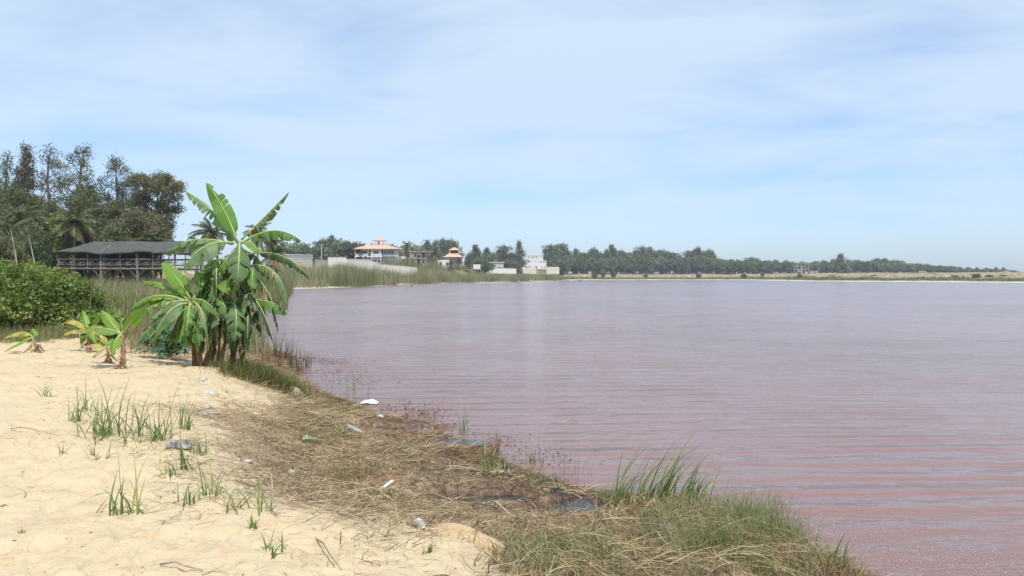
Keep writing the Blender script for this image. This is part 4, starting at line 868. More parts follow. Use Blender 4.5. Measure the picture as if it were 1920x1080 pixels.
for i, (px, top) in enumerate(FAR):
    k = random.choice([0, 1, 2, 4]) if px != 1576 else 3; d = far_d(px)+random.uniform(-12, 12)
    if px == 1576: lab = 'large conical tree standing out of the low far wood, right of the concrete frame'; d = 520
    elif px < 1345: lab = 'tall casuarina of the far shore, %s from the white house towards the right' % ordn(i)
    elif px < 1490: lab = 'low far tree, %s right of the gap after the tall casuarinas' % ordn(i-27)
    elif px < 1576: lab = 'low far tree, %s right of the unfinished concrete frame' % ordn(i-39)
    else: lab = 'far tree on the thinning shore, %s right of the large conical tree' % ordn(i-45)
    s = (D(px, top, d)[2]-H(*D(px, 500, d)[:2]))/14
    put('c', 'casuarina_tree', px, top, d, lab, 'tree', 'trees along the far shore', [], CAS[k], sc=s*(1.05 if px < 1345 else 1.7) if px != 1576 else s*1.7)
c = 0
for px in range(1030, 1345, 14):
    q = px+random.uniform(-3, 3); d = far_d(q)-12; c += 1; tp = random.uniform(482, 490)
    put('b', 'bush', q, tp, d, 'dark undergrowth bush below the tall far casuarinas, %s from the left' % ordn(c-1), 'bush', 'undergrowth of the far shore', [], BSH[c % 2], sc=2.1)
c = 0
for px in range(1348, 1912, 14):
    q = px+random.uniform(-4, 4); d = far_d(q)-25; c += 1; tp = np.interp(q, [1348, 1500, 1650, 1800, 1912], [493, 495, 494, 503, 510])+random.uniform(-2, 2)
    put('b', 'bush', q, tp, d, 'rounded bush in the low far wood, %s counted rightwards from the tall casuarinas' % ordn(c-1), 'bush', 'undergrowth of the far shore', [], BSH[c % 2], sc=2.0)
for i, (px, top) in enumerate([(1040,482),(1068,486),(1095,484),(1112,482),(1128,490),(1150,486),(1172,490),(1200,494),(1222,484),(1248,488),(1258,486),(1272,488),(1285,492),(1309,492),(1330,494),(1372,495),(1384,498),(1440,500),(1466,501),(1549,500),(1628,500),(1645,501)]):
    put('p', 'palm_tree', px, top, far_d(px)-22, 'small palm in front of the far wood, %s from the left' % ordn(i), 'palm tree', 'palms along the far shore', [], TP[i % 3], sc=1.5)
for i, (px, py, d, tp) in enumerate([(1130,518,540,506),(1150,518,540,510),(1115,520,530,513),(1430,516,540,511),(1210,518,540,514),(1310,518,540,514),(1395,518,530,514),(1500,519,470,514),(1560,519,460,515),(1830,520,352,514),(1855,520,350,515.5),(1880,521,345,515),(1905,521,342,516),(1640,520,410,515.5),(1750,521,390,516.5),(1790,520,370,516)]):
    put('b', 'bush', px, tp, d, 'scrub bush on the sandy far slope below the wood, %s from the left' % ordn(i), 'bush', 'scrub on the far slope', [], BSH[i % 2], sc=.55)
# ---------------------------------------------------------------- stilt shelter
m_wood = surf('weathered_wood', [(.11, .10, .09), (.21, .19, .17), (.33, .30, .28)], 2, .9, .3, stretch=(1, 1, 4))
m_roof = surf('dark_thatch', [(.055, .06, .055), (.085, .09, .08), (.12, .125, .11)], 1.3, .95, .8, stretch=(1, 3, 3), bdist=.08, bscale=6)
d0 = 88.; k = d0/F; sx = lambda px: (px-960)*k; szz = lambda py: 2.6+(518-py)*k
X0, X1 = sx(108), sx(372); base = H((X0+X1)/2, d0+2)
root = empty('shelter', (X0, d0, 0)); tag(root, 'open sided wooden shelter on stilts with a dark low roof, left behind the bananas', 'shelter')
Wd = X1-X0; DP = 6.0; zd, zr, ze, zt = szz(504), szz(486), szz(472.5), szz(450.5)
mb = MB(); hx = 2.6; n = 26
def rl_(i, front): # wavy eave
    x = -.3+(Wd+.6)*i/n; return x, (-.5 if front else DP+.5), ze+.05*math.sin(i*1.3)+.04*math.sin(i*3.1)+(.12*math.sin(i*.5))
vs = []; 
for i in range(n+1):
    x, y, z = rl_(i, True); xr = min(max(x, hx), Wd-hx); zz_ = zt+.05*math.sin(i*.7)
    vs += [(x, y, z), ((x+xr)/2, DP*.25, (z+zz_)/2-.04), (xr, DP/2, zz_), ((x+xr)/2, DP*.75, (z+zz_)/2), (x, DP+.5, z), (x, y, z-.14), (x, DP+.5, z-.14)]
fs = []
for i in range(n):
    a, b = i*7, i*7+7
    fs += [(a, b, b+1, a+1), (a+1, b+1, b+2, a+2), (a+2, b+2, b+3, a+3), (a+3, b+3, b+4, a+4), (a+5, b+5, b, a), (a+4, b+4, b+6, a+6), (a+6, b+6, b+5, a+5)]
for a in (0, n*7): fs.append((a, a+1, a+2, a+3, a+4, a+6, a+5))
mb.add(vs, fs); mb.build('roof', m_roof, root)
npst = [0, .19, .33, .42, .6, .72, .86, 1.0]
big = [sx(110)-X0, sx(189)-X0, sx(257)-X0, sx(328)-X0, Wd-.1]
for x in big:
    for y in (0, DP):
        mb = MB(); mb.tube([(x, y, base-.5), (x+.05, y, (base+ze)/2), (x, y, ze)], .12, 8); mb.build('post', m_wood, root)
for x in np.linspace(1.6, Wd-1.5, 8):
    mb = MB(); mb.tube([(x, 0, zd-.4), (x+random.uniform(-.05, .05), 0, ze)], .055, 6); mb.build('thin_post', m_wood, root)
for nm, z, r in (('deck_beam', zd, .10), ('handrail', zr, .06), ('lower_rail', zd+.45, .045)):
    for y in (-.06, DP):
        mb = MB(); mb.tube([(x, y, z+random.uniform(-.03, .03)) for x in np.linspace(-.1, Wd+.1, 9)], r, 6); mb.build(nm, m_wood, root)
mb = MB(); mb.box(-.1, Wd+.1, 0.05, DP-.05, zd-.12, zd-.02); mb.build('deck', m_wood, root)
nb_ = 15
for i in range(nb_):   # crossed balusters
    x0 = i*Wd/nb_; w = Wd/nb_; mb = MB()
    mb.tube([(x0, -.03, zd+.05), (x0+w, -.03, zr-.03)], .032, 5); mb.tube([(x0+w, .05, zd+.05), (x0, .05, zr-.03)], .032, 5)
    mb.tube([(x0+w/2, .01, zd), (x0+w/2, .01, zr)], .028, 5); mb.tube([(x0, .0, (zd+zr)/2+.08), (x0+w, .0, (zd+zr)/2+.1)], .026, 5); mb.build('lattice_panel', m_wood, root)
for x in big[1:4]:
    mb = MB(); mb.tube([(x-.9, -.02, zd-.1), (x, -.02, zd-1.0)], .04, 5); mb.tube([(x+.9, -.02, zd-.1), (x, -.02, zd-1.0)], .04, 5); mb.build('knee_brace', m_wood, root)
for x in big[1:]:
    mb = MB(); mb.tube([(x, 0, ze), (x, DP/2, zt-.15)], .05, 5); mb.build('rafter', m_wood, root)

# ---------------------------------------------------------------- buildings
m_white = surf('white_paint', [(.70, .70, .68), (.78, .78, .76)], .6, .7)
m_cream = surf('cream_render', [(.58, .54, .44), (.68, .64, .54)], .5, .85)
m_pinkw = surf('pale_pink_render', [(.55, .48, .40), (.62, .54, .46)], .5, .85)
m_conc = surf('concrete', [(.26, .25, .22), (.36, .34, .30)], .6, .9)
m_block = surf('block_wall', [(.72, .69, .60), (.80, .77, .68)], .8, .9)
m_gblock = surf('grey_block_wall', [(.36, .34, .27), (.45, .42, .33)], .8, .9)
m_tile = surf('orange_tile', [(.58, .33, .22), (.68, .43, .31)], .7, .8, .5, stretch=(4, 1, 1))
m_glass = surf('dark_glass', [(.03, .035, .04), (.05, .055, .06)], 1, .15, spec=.6)
m_room_shade = surf('room_shade', [(.04, .038, .035), (.06, .055, .05)], 1, .9)  # dark colour standing in for the shade of rooms behind openings
m_blue = surf('bluish_wall', [(.52, .56, .62), (.6, .63, .68)], .6, .8)  # bluish tone of the villa's right wing
class B:
    """a building laid out in photo pixels at its own distance; local x,z metres from its foot"""
    def __init__(s, name, P, d, label, cat, group=None, px0=None, py0=None):
        s.k = d/F; s.px0 = 960+P[0]/s.k if px0 is None else px0; s.z0 = P[2]; s.root = empty(name, (P[0], P[1], P[2])); tag(s.root, label, cat, group)
    def x(s, px): return (px-s.px0)*s.k
    def z(s, py): return 2.6+(518-py)*s.k-s.z0
    def box(s, nm, m, xa, xb, ya, yb, y0=0, y1=8, par=None):
        mb = MB(); mb.box(s.x(xa), s.x(xb), y0, y1, s.z(yb), s.z(ya)); return mb.build(nm, m, par or s.root)
    def hole(s, nm, xa, xb, ya, yb, y0, glass=True, frame=True, fm=None):
        """an opening: glass pane, or flat panel coloured as the unlit room, on the wall face with a frame proud of it"""
        mb = MB(); mb.box(s.x(xa), s.x(xb), y0-.03, y0-.005, s.z(yb), s.z(ya)); w = mb.build(nm, m_glass if glass else m_room_shade, s.root)
        if frame:
            t = .09; f = MB(); a, b, c, d = s.x(xa), s.x(xb), s.z(yb), s.z(ya)
            f.box(a-t, a, y0-.12, y0, c-t, d+t); f.box(b, b+t, y0-.12, y0, c-t, d+t); f.box(a, b, y0-.12, y0, d, d+t); f.box(a, b, y0-.16, y0, c-t, c)
            f.box((a+b)/2-.03, (a+b)/2+.03, y0-.06, y0-.031, c, d)
            f.build('frame', fm or m_white, w)
        return w
    def hip(s, nm, m, xa, xb, y0, y1, ye, yt, ra, rb, ry0, ry1, th=.25):
        mb = MB(); X0, X1, z0, z1 = s.x(xa), s.x(xb), s.z(ye), s.z(yt); a, b = s.x(ra), s.x(rb)
        v = [(X0, y0, z0), (X1, y0, z0), (X1, y1, z0), (X0, y1, z0), (a, ry0, z1), (b, ry0, z1), (b, ry1, z1), (a, ry1, z1), (X0, y0, z0-th), (X1, y0, z0-th), (X1, y1, z0-th), (X0, y1, z0-th)]
        mb.add(v, [(0, 1, 5, 4), (1, 2, 6, 5), (2, 3, 7, 6), (3, 0, 4, 7), (4, 5, 6, 7), (0, 8, 9, 1), (1, 9, 10, 2), (2, 10, 11, 3), (3, 11, 8, 0), (8, 11, 10, 9)]); return mb.build(nm, m, s.root)
V_ = B('villa', P_VILLA, 285, 'two storey white villa with an orange tiled hip roof and a small rooftop pavilion', 'house', None)
V_.box('wall', m_white, 676.8, 692, 466.5, 500, 0, 9); V_.box('wall', m_white, 697, 714.3, 466.5, 500, -.6, 8.9); V_.box('wall', m_blue, 718, 739, 466.5, 500, .2, 9)
V_.box('recess_wall', m_white, 692, 697, 466.5, 500, 1.1, 8.8); V_.box('recess_wall', m_white, 714.3, 718, 466.5, 500, 1.0, 8.7)
V_.hip('roof', m_tile, 665, 748.5, -2.2, 11.5, 466.3, 457.6, 690, 720, 3.2, 6)
V_.box('floor_slab', m_white, 667, 718, 480.4, 482, -1.6, 8); V_.box('floor_slab', m_blue, 719, 747, 479.2, 480.6, -1.0, 8)
for a, b, m in ((667, 691, m_white), (698, 717.5, m_white)):
    mb = MB(); X0, X1, zb, zt_ = V_.x(a), V_.x(b), V_.z(480.2), V_.z(476.0)
    mb.box(X0, X1, -1.55, -1.45, zt_-.12, zt_); mb.box(X0, X1, -1.55, -1.47, zb, zb+.15)
    for x in np.arange(X0, X1, .22): mb.box(x, x+.13, -1.54, -1.46, zb+.15, zt_-.12)
    mb.build('balcony', m, V_.root)
mb = MB(); X0, X1 = V_.x(719), V_.x(747); mb.box(X0, X1, -.95, -.85, V_.z(479.1), V_.z(477.5)); mb.build('balcony', m_blue, V_.root)
for a, b, y in ((680,688.5,0), (701.5,710,-.6), (720.2,725,.2), (727.5,731.6,.2), (733.8,738,.2)): V_.hole('window', a, b, 470.6, 475.6, y)
for a, b, y in ((682,689,0), (699,707,-.6), (719.6,725,.2), (730.5,735.4,.2)): V_.hole('window', a, b, 487.5, 493, y)
V_.hole('door', 693, 696.8, 467.5, 475.4, 1.1, False, False); V_.hole('door', 710, 713.5, 487.5, 496, -.6, False, True); V_.hole('door', 715, 717.6, 469, 478, 1.0, False, False)
V_.hole('door', 692.2, 694.6, 482.6, 488, 1.1, False, False)
for px in (667.6, 697.4, 715.5, 742.8, 746.5):
    mb = MB(); mb.tube([(V_.x(px), -1.5 if px < 720 else -.9, V_.z(500)), (V_.x(px), -1.5 if px < 720 else -.9, V_.z(467.6))], .14, 8); mb.build('column', m_white, V_.root)
for px, yy in ((702, 3.4), (709, 3.4), (713, 5.6), (717.5, 3.4)):
    mb = MB(); mb.tube([(V_.x(px), yy, V_.z(458)), (V_.x(px), yy, V_.z(450.4))], .1, 6); mb.build('roof_pillar', m_white, V_.root)
V_.box('cupola', m_white, 704.5, 707.5, 451, 457.9, 4.2, 5.2)
V_.hip('pavilion_roof', m_tile, 695, 721.5, 1.9, 6.8, 450.2, 445, 707, 709, 4.2, 4.5, .12)
# grey unfinished house
G_ = B('unfinished_house', P_GREY, 318, 'grey concrete unfinished house with open rooms right of the villa', 'house')
G_.box('slab', m_conc, 752, 803, 471, 473, -.4, 8); G_.box('slab', m_conc, 755, 800, 483.5, 485.5, -.3, 8); G_.box('back_wall', m_conc, 757, 800, 473, 503, 4.5, 4.8)
G_.box('wall', m_conc, 768, 782, 473, 503, 0, .3); G_.box('wall', m_conc, 789, 799, 485.5, 503, 0, .3); G_.box('wall', m_conc, 782, 789, 473, 478, .02, .28)
for px in (757, 762, 768, 789, 799): 
    mb = MB(); X = G_.x(px); mb.box(X-.15, X+.15, -.18, .12, G_.z(503), G_.z(473)); mb.build('column', m_conc, G_.root)
for a, b, c, d in ((771,776,487,493), (784,787,488,503), (777,781,476,482), (792,796,488,494)): G_.hole('opening', a, b, c, d, 0, False, False)
W2 = B('porch', D(749, 500, 288), 288, 'small cream porch and carport wall between villa and palm', 'porch')
W2.box('wall', m_cream, 741.5, 753, 487.6, 502, -1, .2); W2.box('parapet', m_white, 752, 761, 481, 486, 0, .3); W2.hole('opening', 748, 752.5, 493, 500, -1, False, False)
# orange pavilion house
Q_ = B('villa', P_PAV, 360, 'smaller villa with two stacked orange roofs behind the spreading palms', 'house')
Q_.box('wall', m_conc, 834, 864, 481.5, 505, 0, 9); Q_.box('wing_wall', m_white, 822, 843, 487.5, 505, -3, -.02); Q_.box('wing_wall', m_white, 888, 901, 496, 505, -3, 0)
Q_.hip('roof', m_tile, 831.5, 866, -1.6, 10, 481.4, 474.8, 842, 858, 2.5, 6); Q_.box('tower_shade_core', m_room_shade, 844, 857.5, 468.8, 474.7, 3, 6)  # box between the pillars, coloured as the shaded inside of the pavilion
for px in (842.4, 859.3):
    mb = MB(); X = Q_.x(px); mb.box(X-.25, X+.25, 2.2, 2.7, Q_.z(475), Q_.z(468.4)); mb.build('pillar', m_cream, Q_.root)
Q_.hip('tower_roof', m_tile, 840.5, 862, 1.6, 7.4, 468.2, 463.3, 850.5, 852, 4, 5, .15)
for a, b, c, d, y in ((826,830,492,497,-3), (837,841,492,497,-3)): Q_.hole('window', a, b, c, d, y)
# pinkish house
K_2 = B('flat_roof_house', P_PINK, 430, 'low pinkish flat roofed house between two dark trees', 'house')
K_2.box('wall', m_pinkw, 920, 944, 492.5, 506, 0, 7); K_2.box('roof', m_cream, 918, 946, 491.2, 492.5, -.5, 7.5); K_2.hole('window', 926, 929, 496, 499, 0)
# white house
H_ = B('white_house', P_WHITE, 500, 'white cubic three storey house with small dark openings and a stepped right wing', 'house')
H_.box('wall', m_white, 983, 1018.3, 479.3, 509, 0, 10); H_.box('wing_wall', m_white, 1018.3, 1024.6, 489, 509, .4, 9)
cx8 = lambda c: 960+c/15.43; cy8 = lambda c: 450+c/15.43
for a, b, c, d in ((395,422,482,505),(458,492,482,505),(505,522,482,505),(565,645,482,505),(675,762,482,505),(832,878,482,508),(455,490,580,645),(512,552,610,642),(640,668,615,640),(770,798,612,640),(835,868,618,655),(492,534,752,785),(690,722,757,825),(858,880,760,795),(640,655,755,795)):
    H_.hole('window' if d-c < 50 else 'door', cx8(a), cx8(b), cy8(c), cy8(d), 0, False, False)
for a, b, c, d in ((903,925,620,655),(943,970,628,660),(926,950,760,798)): H_.hole('window', cx8(a), cx8(b), cy8(c), cy8(d), .4, False, False)
for z_, a, b, y in ((478.9, 982.6, 1018.6, 0), (488.7, 1018.6, 1024.9, .4)): H_.box('parapet', m_white, a, b, z_-.3, z_+.38, y-.15, y-.001)
H_.box('string_course', m_white, 983, 1018.3, 484.6, 485.1, -.12, -.001)
# skeleton frame
S_ = B('concrete_frame', P_SKEL, 560, 'open concrete frame of an unfinished building on the far shore', 'building')
for y in (492.6, 498.6, 504.6): S_.box('floor_slab', m_conc, 1495 if y < 493 else 1489, 1517.5, y, y+1.0, 0, 8)
for px in (1489.5, 1495.3, 1502, 1509.5, 1516.3):
    for yy in (0.1, 7.0):
        mb = MB(); X = S_.x(px); mb.box(X-.22, X+.22, yy, yy+.45, S_.z(514.4), S_.z(493.6 if px > 1494 else 499)); mb.build('column', m_conc, S_.root)
S_.box('infill_wall', m_conc, 1502.6, 1505.5, 499.6, 514, .2, .35); S_.box('infill_wall', m_conc, 1510, 1516, 505.6, 514, 7.2, 7.35); S_.box('infill_wall', m_conc, 1495.6, 1501.6, 505.6, 510, .2, .35)
for P, d, xa, xb, ya, yb, lab, m in ((P_H1, 540, 1519, 1534.5, 508, 514, 'low block hut right of the open concrete frame', m_gblock), (P_H2, 430, 1698, 1707.5, 511, 516.5, 'small square pinkish hut on the far sand slope', m_pinkw), (P_H4, 430, 1750, 1764.5, 511.5, 516.5, 'low white roofed hut at the right of the far huts', m_white)):
    b_ = B('hut', P, d, lab, 'hut', 'huts on the far shore'); b_.box('wall', m, xa, xb, ya+.7, yb+.4, 0, 4); b_.box('roof', m_cream, xa-.5, xb+.5, ya, ya+.7, -.3, 4.3); b_.hole('door', (xa+xb)/2-.8, (xa+xb)/2+.8, ya+2, yb, 0, False, False)
b_ = B('hut', P_H3, 430, 'roofless block hut with an open upper frame, middle of the far huts', 'hut', 'huts on the far shore'); b_.box('wall', m_gblock, 1718, 1736, 512, 517, 0, 4); b_.box('beam', m_cream, 1724, 1736, 508, 508.9, 0, .5)
for px in (1724.6, 1730, 1735.4): b_.box('pillar', m_cream, px-.5, px+.5, 508.9, 512, .05, .45)
# walls
def wall_run(pts, m, name, label, th=.25, group='boundary walls along the lake'):
    """pts: px, d, top py, bottom py"""
    P = [(D(px, t, d), D(px, b, d)) for px, d, t, b in pts]; o = P[0][1]; root = empty(name, tuple(o)); tag(root, label, 'wall', group, 'thing'); mb = MB(); cp = MB()
    for (t0, b0), (t1, b1) in zip(P[:-1], P[1:]):
        v = [b0-o, b1-o, t1-o, t0-o]; n = nrm(np.cross((b1-b0)*[1, 1, 0], (0, 0, 1.)))*th; n = -n if n[1] < 0 else n
        v = [q-[0, 0, 1.2*(i < 2)] for i, q in enumerate(v)]; mb.add(v+[q+n for q in v], [(0, 1, 2, 3), (4, 7, 6, 5), (3, 2, 6, 7), (0, 4, 5, 1), (1, 5, 6, 2), (0, 3, 7, 4)])
        e = nrm(t1-t0); c0, c1 = t0-o-n*.2, t1-o-n*.2; w = n*1.4; h = np.array([0, 0, .12]); g = np.array([0, 0, .003])
        cp.add([c0+g, c1+g, c1+g+w, c0+g+w, c0+h, c1+h, c1+w+h, c0+w+h], [(0, 3, 2, 1), (4, 5, 6, 7), (0, 1, 5, 4), (1, 2, 6, 5), (2, 3, 7, 6), (3, 0, 4, 7)])
    mb.build('wall', m, root); cp.build('coping', m, root)
wall_run([(616,212,483,499),(649,218,483,504)], m_block, 'boundary_wall', 'tall cream block wall, higher section left of the villa')
wall_run([(649.5,218,486,504),(690,236,487,507),(716,246,496,509),(757,262,499.5,510),(782,272,502,510)], m_block, 'boundary_wall', 'long cream block wall stepping down in front of the villa')
wall_run([(590,222,487,498),(616,219,488,498)], m_gblock, 'boundary_wall', 'dull grey wall between the low white wall and the cream one')
wall_run([(520,222,486,499),(586,224,486,499)], m_gblock, 'boundary_wall', 'grey earth wall under the long white band')
wall_run([(528,223,477.5,485.8),(585.7,225,478.5,485.8)], m_white, 'boundary_wall', 'bright white low building wall right of the banana leaves', 3.0)
wall_run([(783,320,501,508),(826,340,502,508)], m_white, 'boundary_wall', 'white wall pieces under the palms left of the small villa')
wall_run([(893,410,503,509),(968,425,504,510)], m_white, 'boundary_wall', 'low white wall in front of the pinkish house')
wall_run([(980,470,500.5,509),(1006,472,505,510)], m_cream, 'boundary_wall', 'cream wall at the foot of the white house, left part')
wall_run([(1024.8,480,500.5,510),(1048.6,484,500.8,510.5)], m_cream, 'boundary_wall', 'cream block wall joined to the right of the white house')
# utility pole
P = D(603, 480, 280); root = empty('utility_pole', (P[0], P[1], H(P[0], P[1]))); tag(root, 'pale utility pole with a short crossarm left of the villa', 'utility pole')
T = D(603, 456.5, 280)[2]-root.location.z; mb = MB(); mb.tube([(0, 0, -.3), (0, 0, T)], [.2, .13], 8); mb.build('pole', surf('pole_concrete', [(.5, .48, .42), (.58, .56, .5)], 1), root)
mb = MB(); mb.box(-.9, .9, -.26, -.14, T-.55, T-.40); mb.build('crossarm', m_conc, root)
for x in (-.8, 0, .8):
    mb = MB(); mb.tube([(x, -.2, T-.39), (x, -.2, T-.2)], .06, 6); mb.build('insulator', m_white, root)

# ---------------------------------------------------------------- boats and birds far out
m_bt = surf('boat_white', [(.6, .6, .58), (.7, .7, .68)], 2, .6); m_bd = surf('boat_dark', [(.06, .05, .045), (.1, .08, .07)], 2, .7)
def boat(px, py, wpx, m, label):
    p = Z(px, py, 0); d = p[1]; Lh = wpx/F*d/2; root = empty('rowing_boat', (p[0], p[1], 0)); tag(root, label, 'boat', 'boats at the far bank'); mb = MB(); n = 12; vs = []
    for i in range(n+1):
        t = i/n*2-1; w = .75*(1-abs(t)**2.4)+.02; r = .35+.45*t*t
        vs += [(t*Lh, -w, r), (t*Lh, -w*.6, -.12), (t*Lh, w*.6, -.12), (t*Lh, w, r), (t*Lh*.97, w*.86, r), (t*Lh*.95, w*.5, .02), (t*Lh*.95, -w*.5, .02), (t*Lh*.97, -w*.86, r)]
    fs = [(i*8+j, i*8+8+j, i*8+8+(j+1) % 8, i*8+(j+1) % 8) for i in range(n) for j in range(8)]; fs += [tuple(range(8)), tuple(n*8+j for j in range(8))[::-1]]
    mb.add(vs, fs); mb.build('hull', m, root)
    mb = MB()
    for t in (-.4, .1, .5): mb.box(t*Lh-.12, t*Lh+.12, -.55, .55, .22, .27)
    mb.build('thwarts', m_wood, root)
boat(1064, 526.6, 15, m_bt, 'pale boat drawn up at the end of the reed belt'); boat(1087, 527.2, 8, m_bd, 'small dark boat just right of the pale boat')
def stub(px, py, h, label):
    p = Z(px, py, 0); mb = MB(); mb.tube([(0, 0, -.4), (.05, 0, h*.6), (.12, 0, h)], [.12, .1, .05], 7); mb.tube([(0, 0, h*.3), (-.25, .05, h*.75)], [.06, .03], 5); o = mb.build('mooring_stake', m_bd); o.location = tuple(p); tag(o, label, 'stake', 'stakes in the lake')
stub(772, 538.5, .7, 'dark stake standing in the water off the reed point'); stub(1526, 532.5, .6, 'tiny dark stake in the water before the concrete frame')
# sand bars before the reed belt
mb = MB()
for px, py, wp, hp in ((925,530.8,95,3.0),(1015,528.4,60,2.2),(985,531.0,35,1.6)):
    p = Z(px, py, 0); rx = wp/F*p[1]/2; ry = rx*.22+3; vs = [(p[0], p[1], .22)]; n = 28
    for i in range(n): a = 6.283*i/n; q = random.uniform(.85, 1.1); vs.append((p[0]+rx*q*math.cos(a), p[1]+ry*q*math.sin(a), -.05))
    mb.add(vs, [(0, 1+i, 1+(i+1) % n) for i in range(n)])
tag(mb.build('sandbar_ground', surf('salt_crust', [(.36, .31, .24), (.48, .43, .36)], .3, .9)), kind='structure')
# ---------------------------------------------------------------- rocks and litter of the near shore
from mathutils import noise as mn
def rock(px, py, wpx, hf, cols, label, name='rock', seed=0, group='pale rocks along the bank'):
    b = G(px, py); r = wpx/F*b[1]/2; mb = MB(); nu, nv = 18, 12; vs = []
    for i in range(nv+1):
        for j in range(nu):
            th = math.pi*i/nv; ph = 2*math.pi*j/nu; v = Vector((math.sin(th)*math.cos(ph), math.sin(th)*math.sin(ph), math.cos(th)))
            q = 1+.35*mn.noise(v*1.3+Vector((seed, 0, 0)))+.14*mn.noise(v*3.5+Vector((0, seed, 0))); vs.append((v.x*r*q, v.y*r*q*.8, v.z*r*hf*q+r*hf*.35))
    fs = [(i*nu+j, (i+1)*nu+j, (i+1)*nu+(j+1) % nu, i*nu+(j+1) % nu) for i in range(nv) for j in range(nu)]
    mb.add(vs, fs); o = mb.build(name, surf('rock_'+str(seed), cols, 9, .9, .5, bscale=30), None, True); o.location = tuple(b); tag(o, label, 'rock', group); return o
gy = [(.33, .30, .27), (.5, .47, .43)]; gw = [(.5, .48, .46), (.68, .66, .64)]
rock(379,714,16,.75,gy,'grey rounded rock highest up the sand, above the white one',seed=1); rock(388,738,11,.8,gw,'white split rock, left half, below the grey one',seed=2); rock(396,741,13,.75,gw,'white split rock, right half, below the grey one',seed=3)
rock(379,779,24,.45,gy,'flat grey rock lying lower on the bank beside loose grass',seed=4); rock(386,765,18,.6,gy,'rough grey rock just behind the flat one',seed=5)
rock(553,742,28,.85,[(.3,.29,.2),(.45,.42,.3)],'mossy boulder at the waterline beside the grass clump',seed=6); rock(583,758,14,.6,gy,'small stone right below the mossy boulder',seed=7)
rock(462,866,20,.35,gy,'half buried grey stone in the straw, left',seed=8); rock(545,885,18,.35,gy,'half buried grey stone in the straw, right',seed=9); rock(932,887,24,.4,[(.4,.33,.2),(.5,.42,.27)],'yellowish stone beside the reed tuft on the marsh edge',seed=10)
rock(345,838,14,.5,gy,'grey stone inside the dark blade tuft',seed=11); rock(1205,938,22,.45,gw,'pale stone at the foot of the reed stand',seed=12)
# sand slab hump
b = G(880, 1030); mb = MB(); n = 30; L_ = 210/F*b[1]/2; a0 = math.atan2(D(945,1042,1)[1]*0-.5, 1.0); vs = []
ax = nrm(G(940, 1040)-G(790, 985)); ax[2] = 0; ax = nrm(ax); bx = np.array([-ax[1], ax[0], 0]); c = (G(945, 1040)+G(800, 992))/2; Lr = np.linalg.norm(G(945, 1040)-G(800, 992))/2*1.02
rings = [(1.0, -.05), (.99, .0), (.94, .018), (.75, .03), (.4, .036)]; vs = [tuple(np.array([0, 0, .038]))]
for rr, z in rings:
    for i in range(n):
        a = 2*math.pi*i/n; w = .12*(1-.5*math.cos(a)); q = rr*(1+.05*math.sin(3*a+1)); p = ax*Lr*q*math.cos(a)+bx*w*q*math.sin(a)*1.5+np.array([0, 0, z-.02*math.cos(a)]); vs.append(tuple(p))
K = len(rings); fs = [(0, 1+(K-1)*n+i, 1+(K-1)*n+(i+1) % n) for i in range(n)]
for k in range(K-1): fs += [(1+k*n+i, 1+k*n+(i+1) % n, 1+(k+1)*n+(i+1) % n, 1+(k+1)*n+i) for i in range(n)]
mb.add(vs, fs); o = mb.build('sandstone_slab', surf('damp_sand', [(.42, .30, .16), (.54, .41, .25)], 6, .95, .4, bscale=60, bdist=.006), None, True); o.location = (c[0], c[1], H(c[0], c[1])+.01); tag(o, 'smooth tongue shaped slab of sand ending at the grass', 'sand slab')
# bottles
m_pet = surf('clear_plastic', [(.55, .58, .58), (.7, .73, .73)], 5, .12, spec=.8)
nt = m_pet.node_tree; pb = [q for q in nt.nodes if q.type == 'BSDF_PRINCIPLED'][0]; pb.inputs['Transmission Weight'].default_value = .55; pb.inputs['IOR'].default_value = 1.2
m_lab = surf('white_label', [(.74, .75, .77), (.8, .8, .82)], 8, .4); m_cap = surf('pale_cap', [(.5, .55, .58), (.6, .64, .66)], 5, .4)
def bottle(p0, p1, L_, label, lab=True):
    a = G(*p0); b = G(*p1); v = b-a; root = empty('plastic_bottle', (a[0], a[1], a[2]+.035), math.atan2(v[1], v[0])); tag(root, label, 'bottle', 'plastic bottles'); v_ = v
    root.rotation_euler = (0, math.asin(max(-1, min(1, -v[2]/(np.linalg.norm(v)+1e-6)))), math.atan2(v[1], v[0]))
    prof = [(0, .028), (.01, .034), (.25, .035), (.27, .031), (.31, .035), (.60, .035), (.64, .032), (.70, .034), (.80, .026), (.90, .013), (.95, .012)]
    mb = MB(); mb.tube([(t*L_, .004*math.sin(t*9), 0) for t, r in prof], [r for t, r in prof], 14); mb.build('body', m_pet, root, True)
    mb = MB(); mb.tube([(.95*L_, 0, 0), (L_, 0, 0)], .0155, 12); mb.build('cap', m_cap, root)
    if lab:
        mb = MB(); mb.tube([(.30*L_, .003, 0), (.62*L_, 0, 0)], .0362, 14, 0, False); mb.build('label', m_lab, root, True)
bottle((780,986), (808,1004), .24, 'plastic bottle with a white label lying on the sand slab'); bottle((652,803), (684,818), .36, 'clear crumpled plastic bottle without label lying on the straw', False)
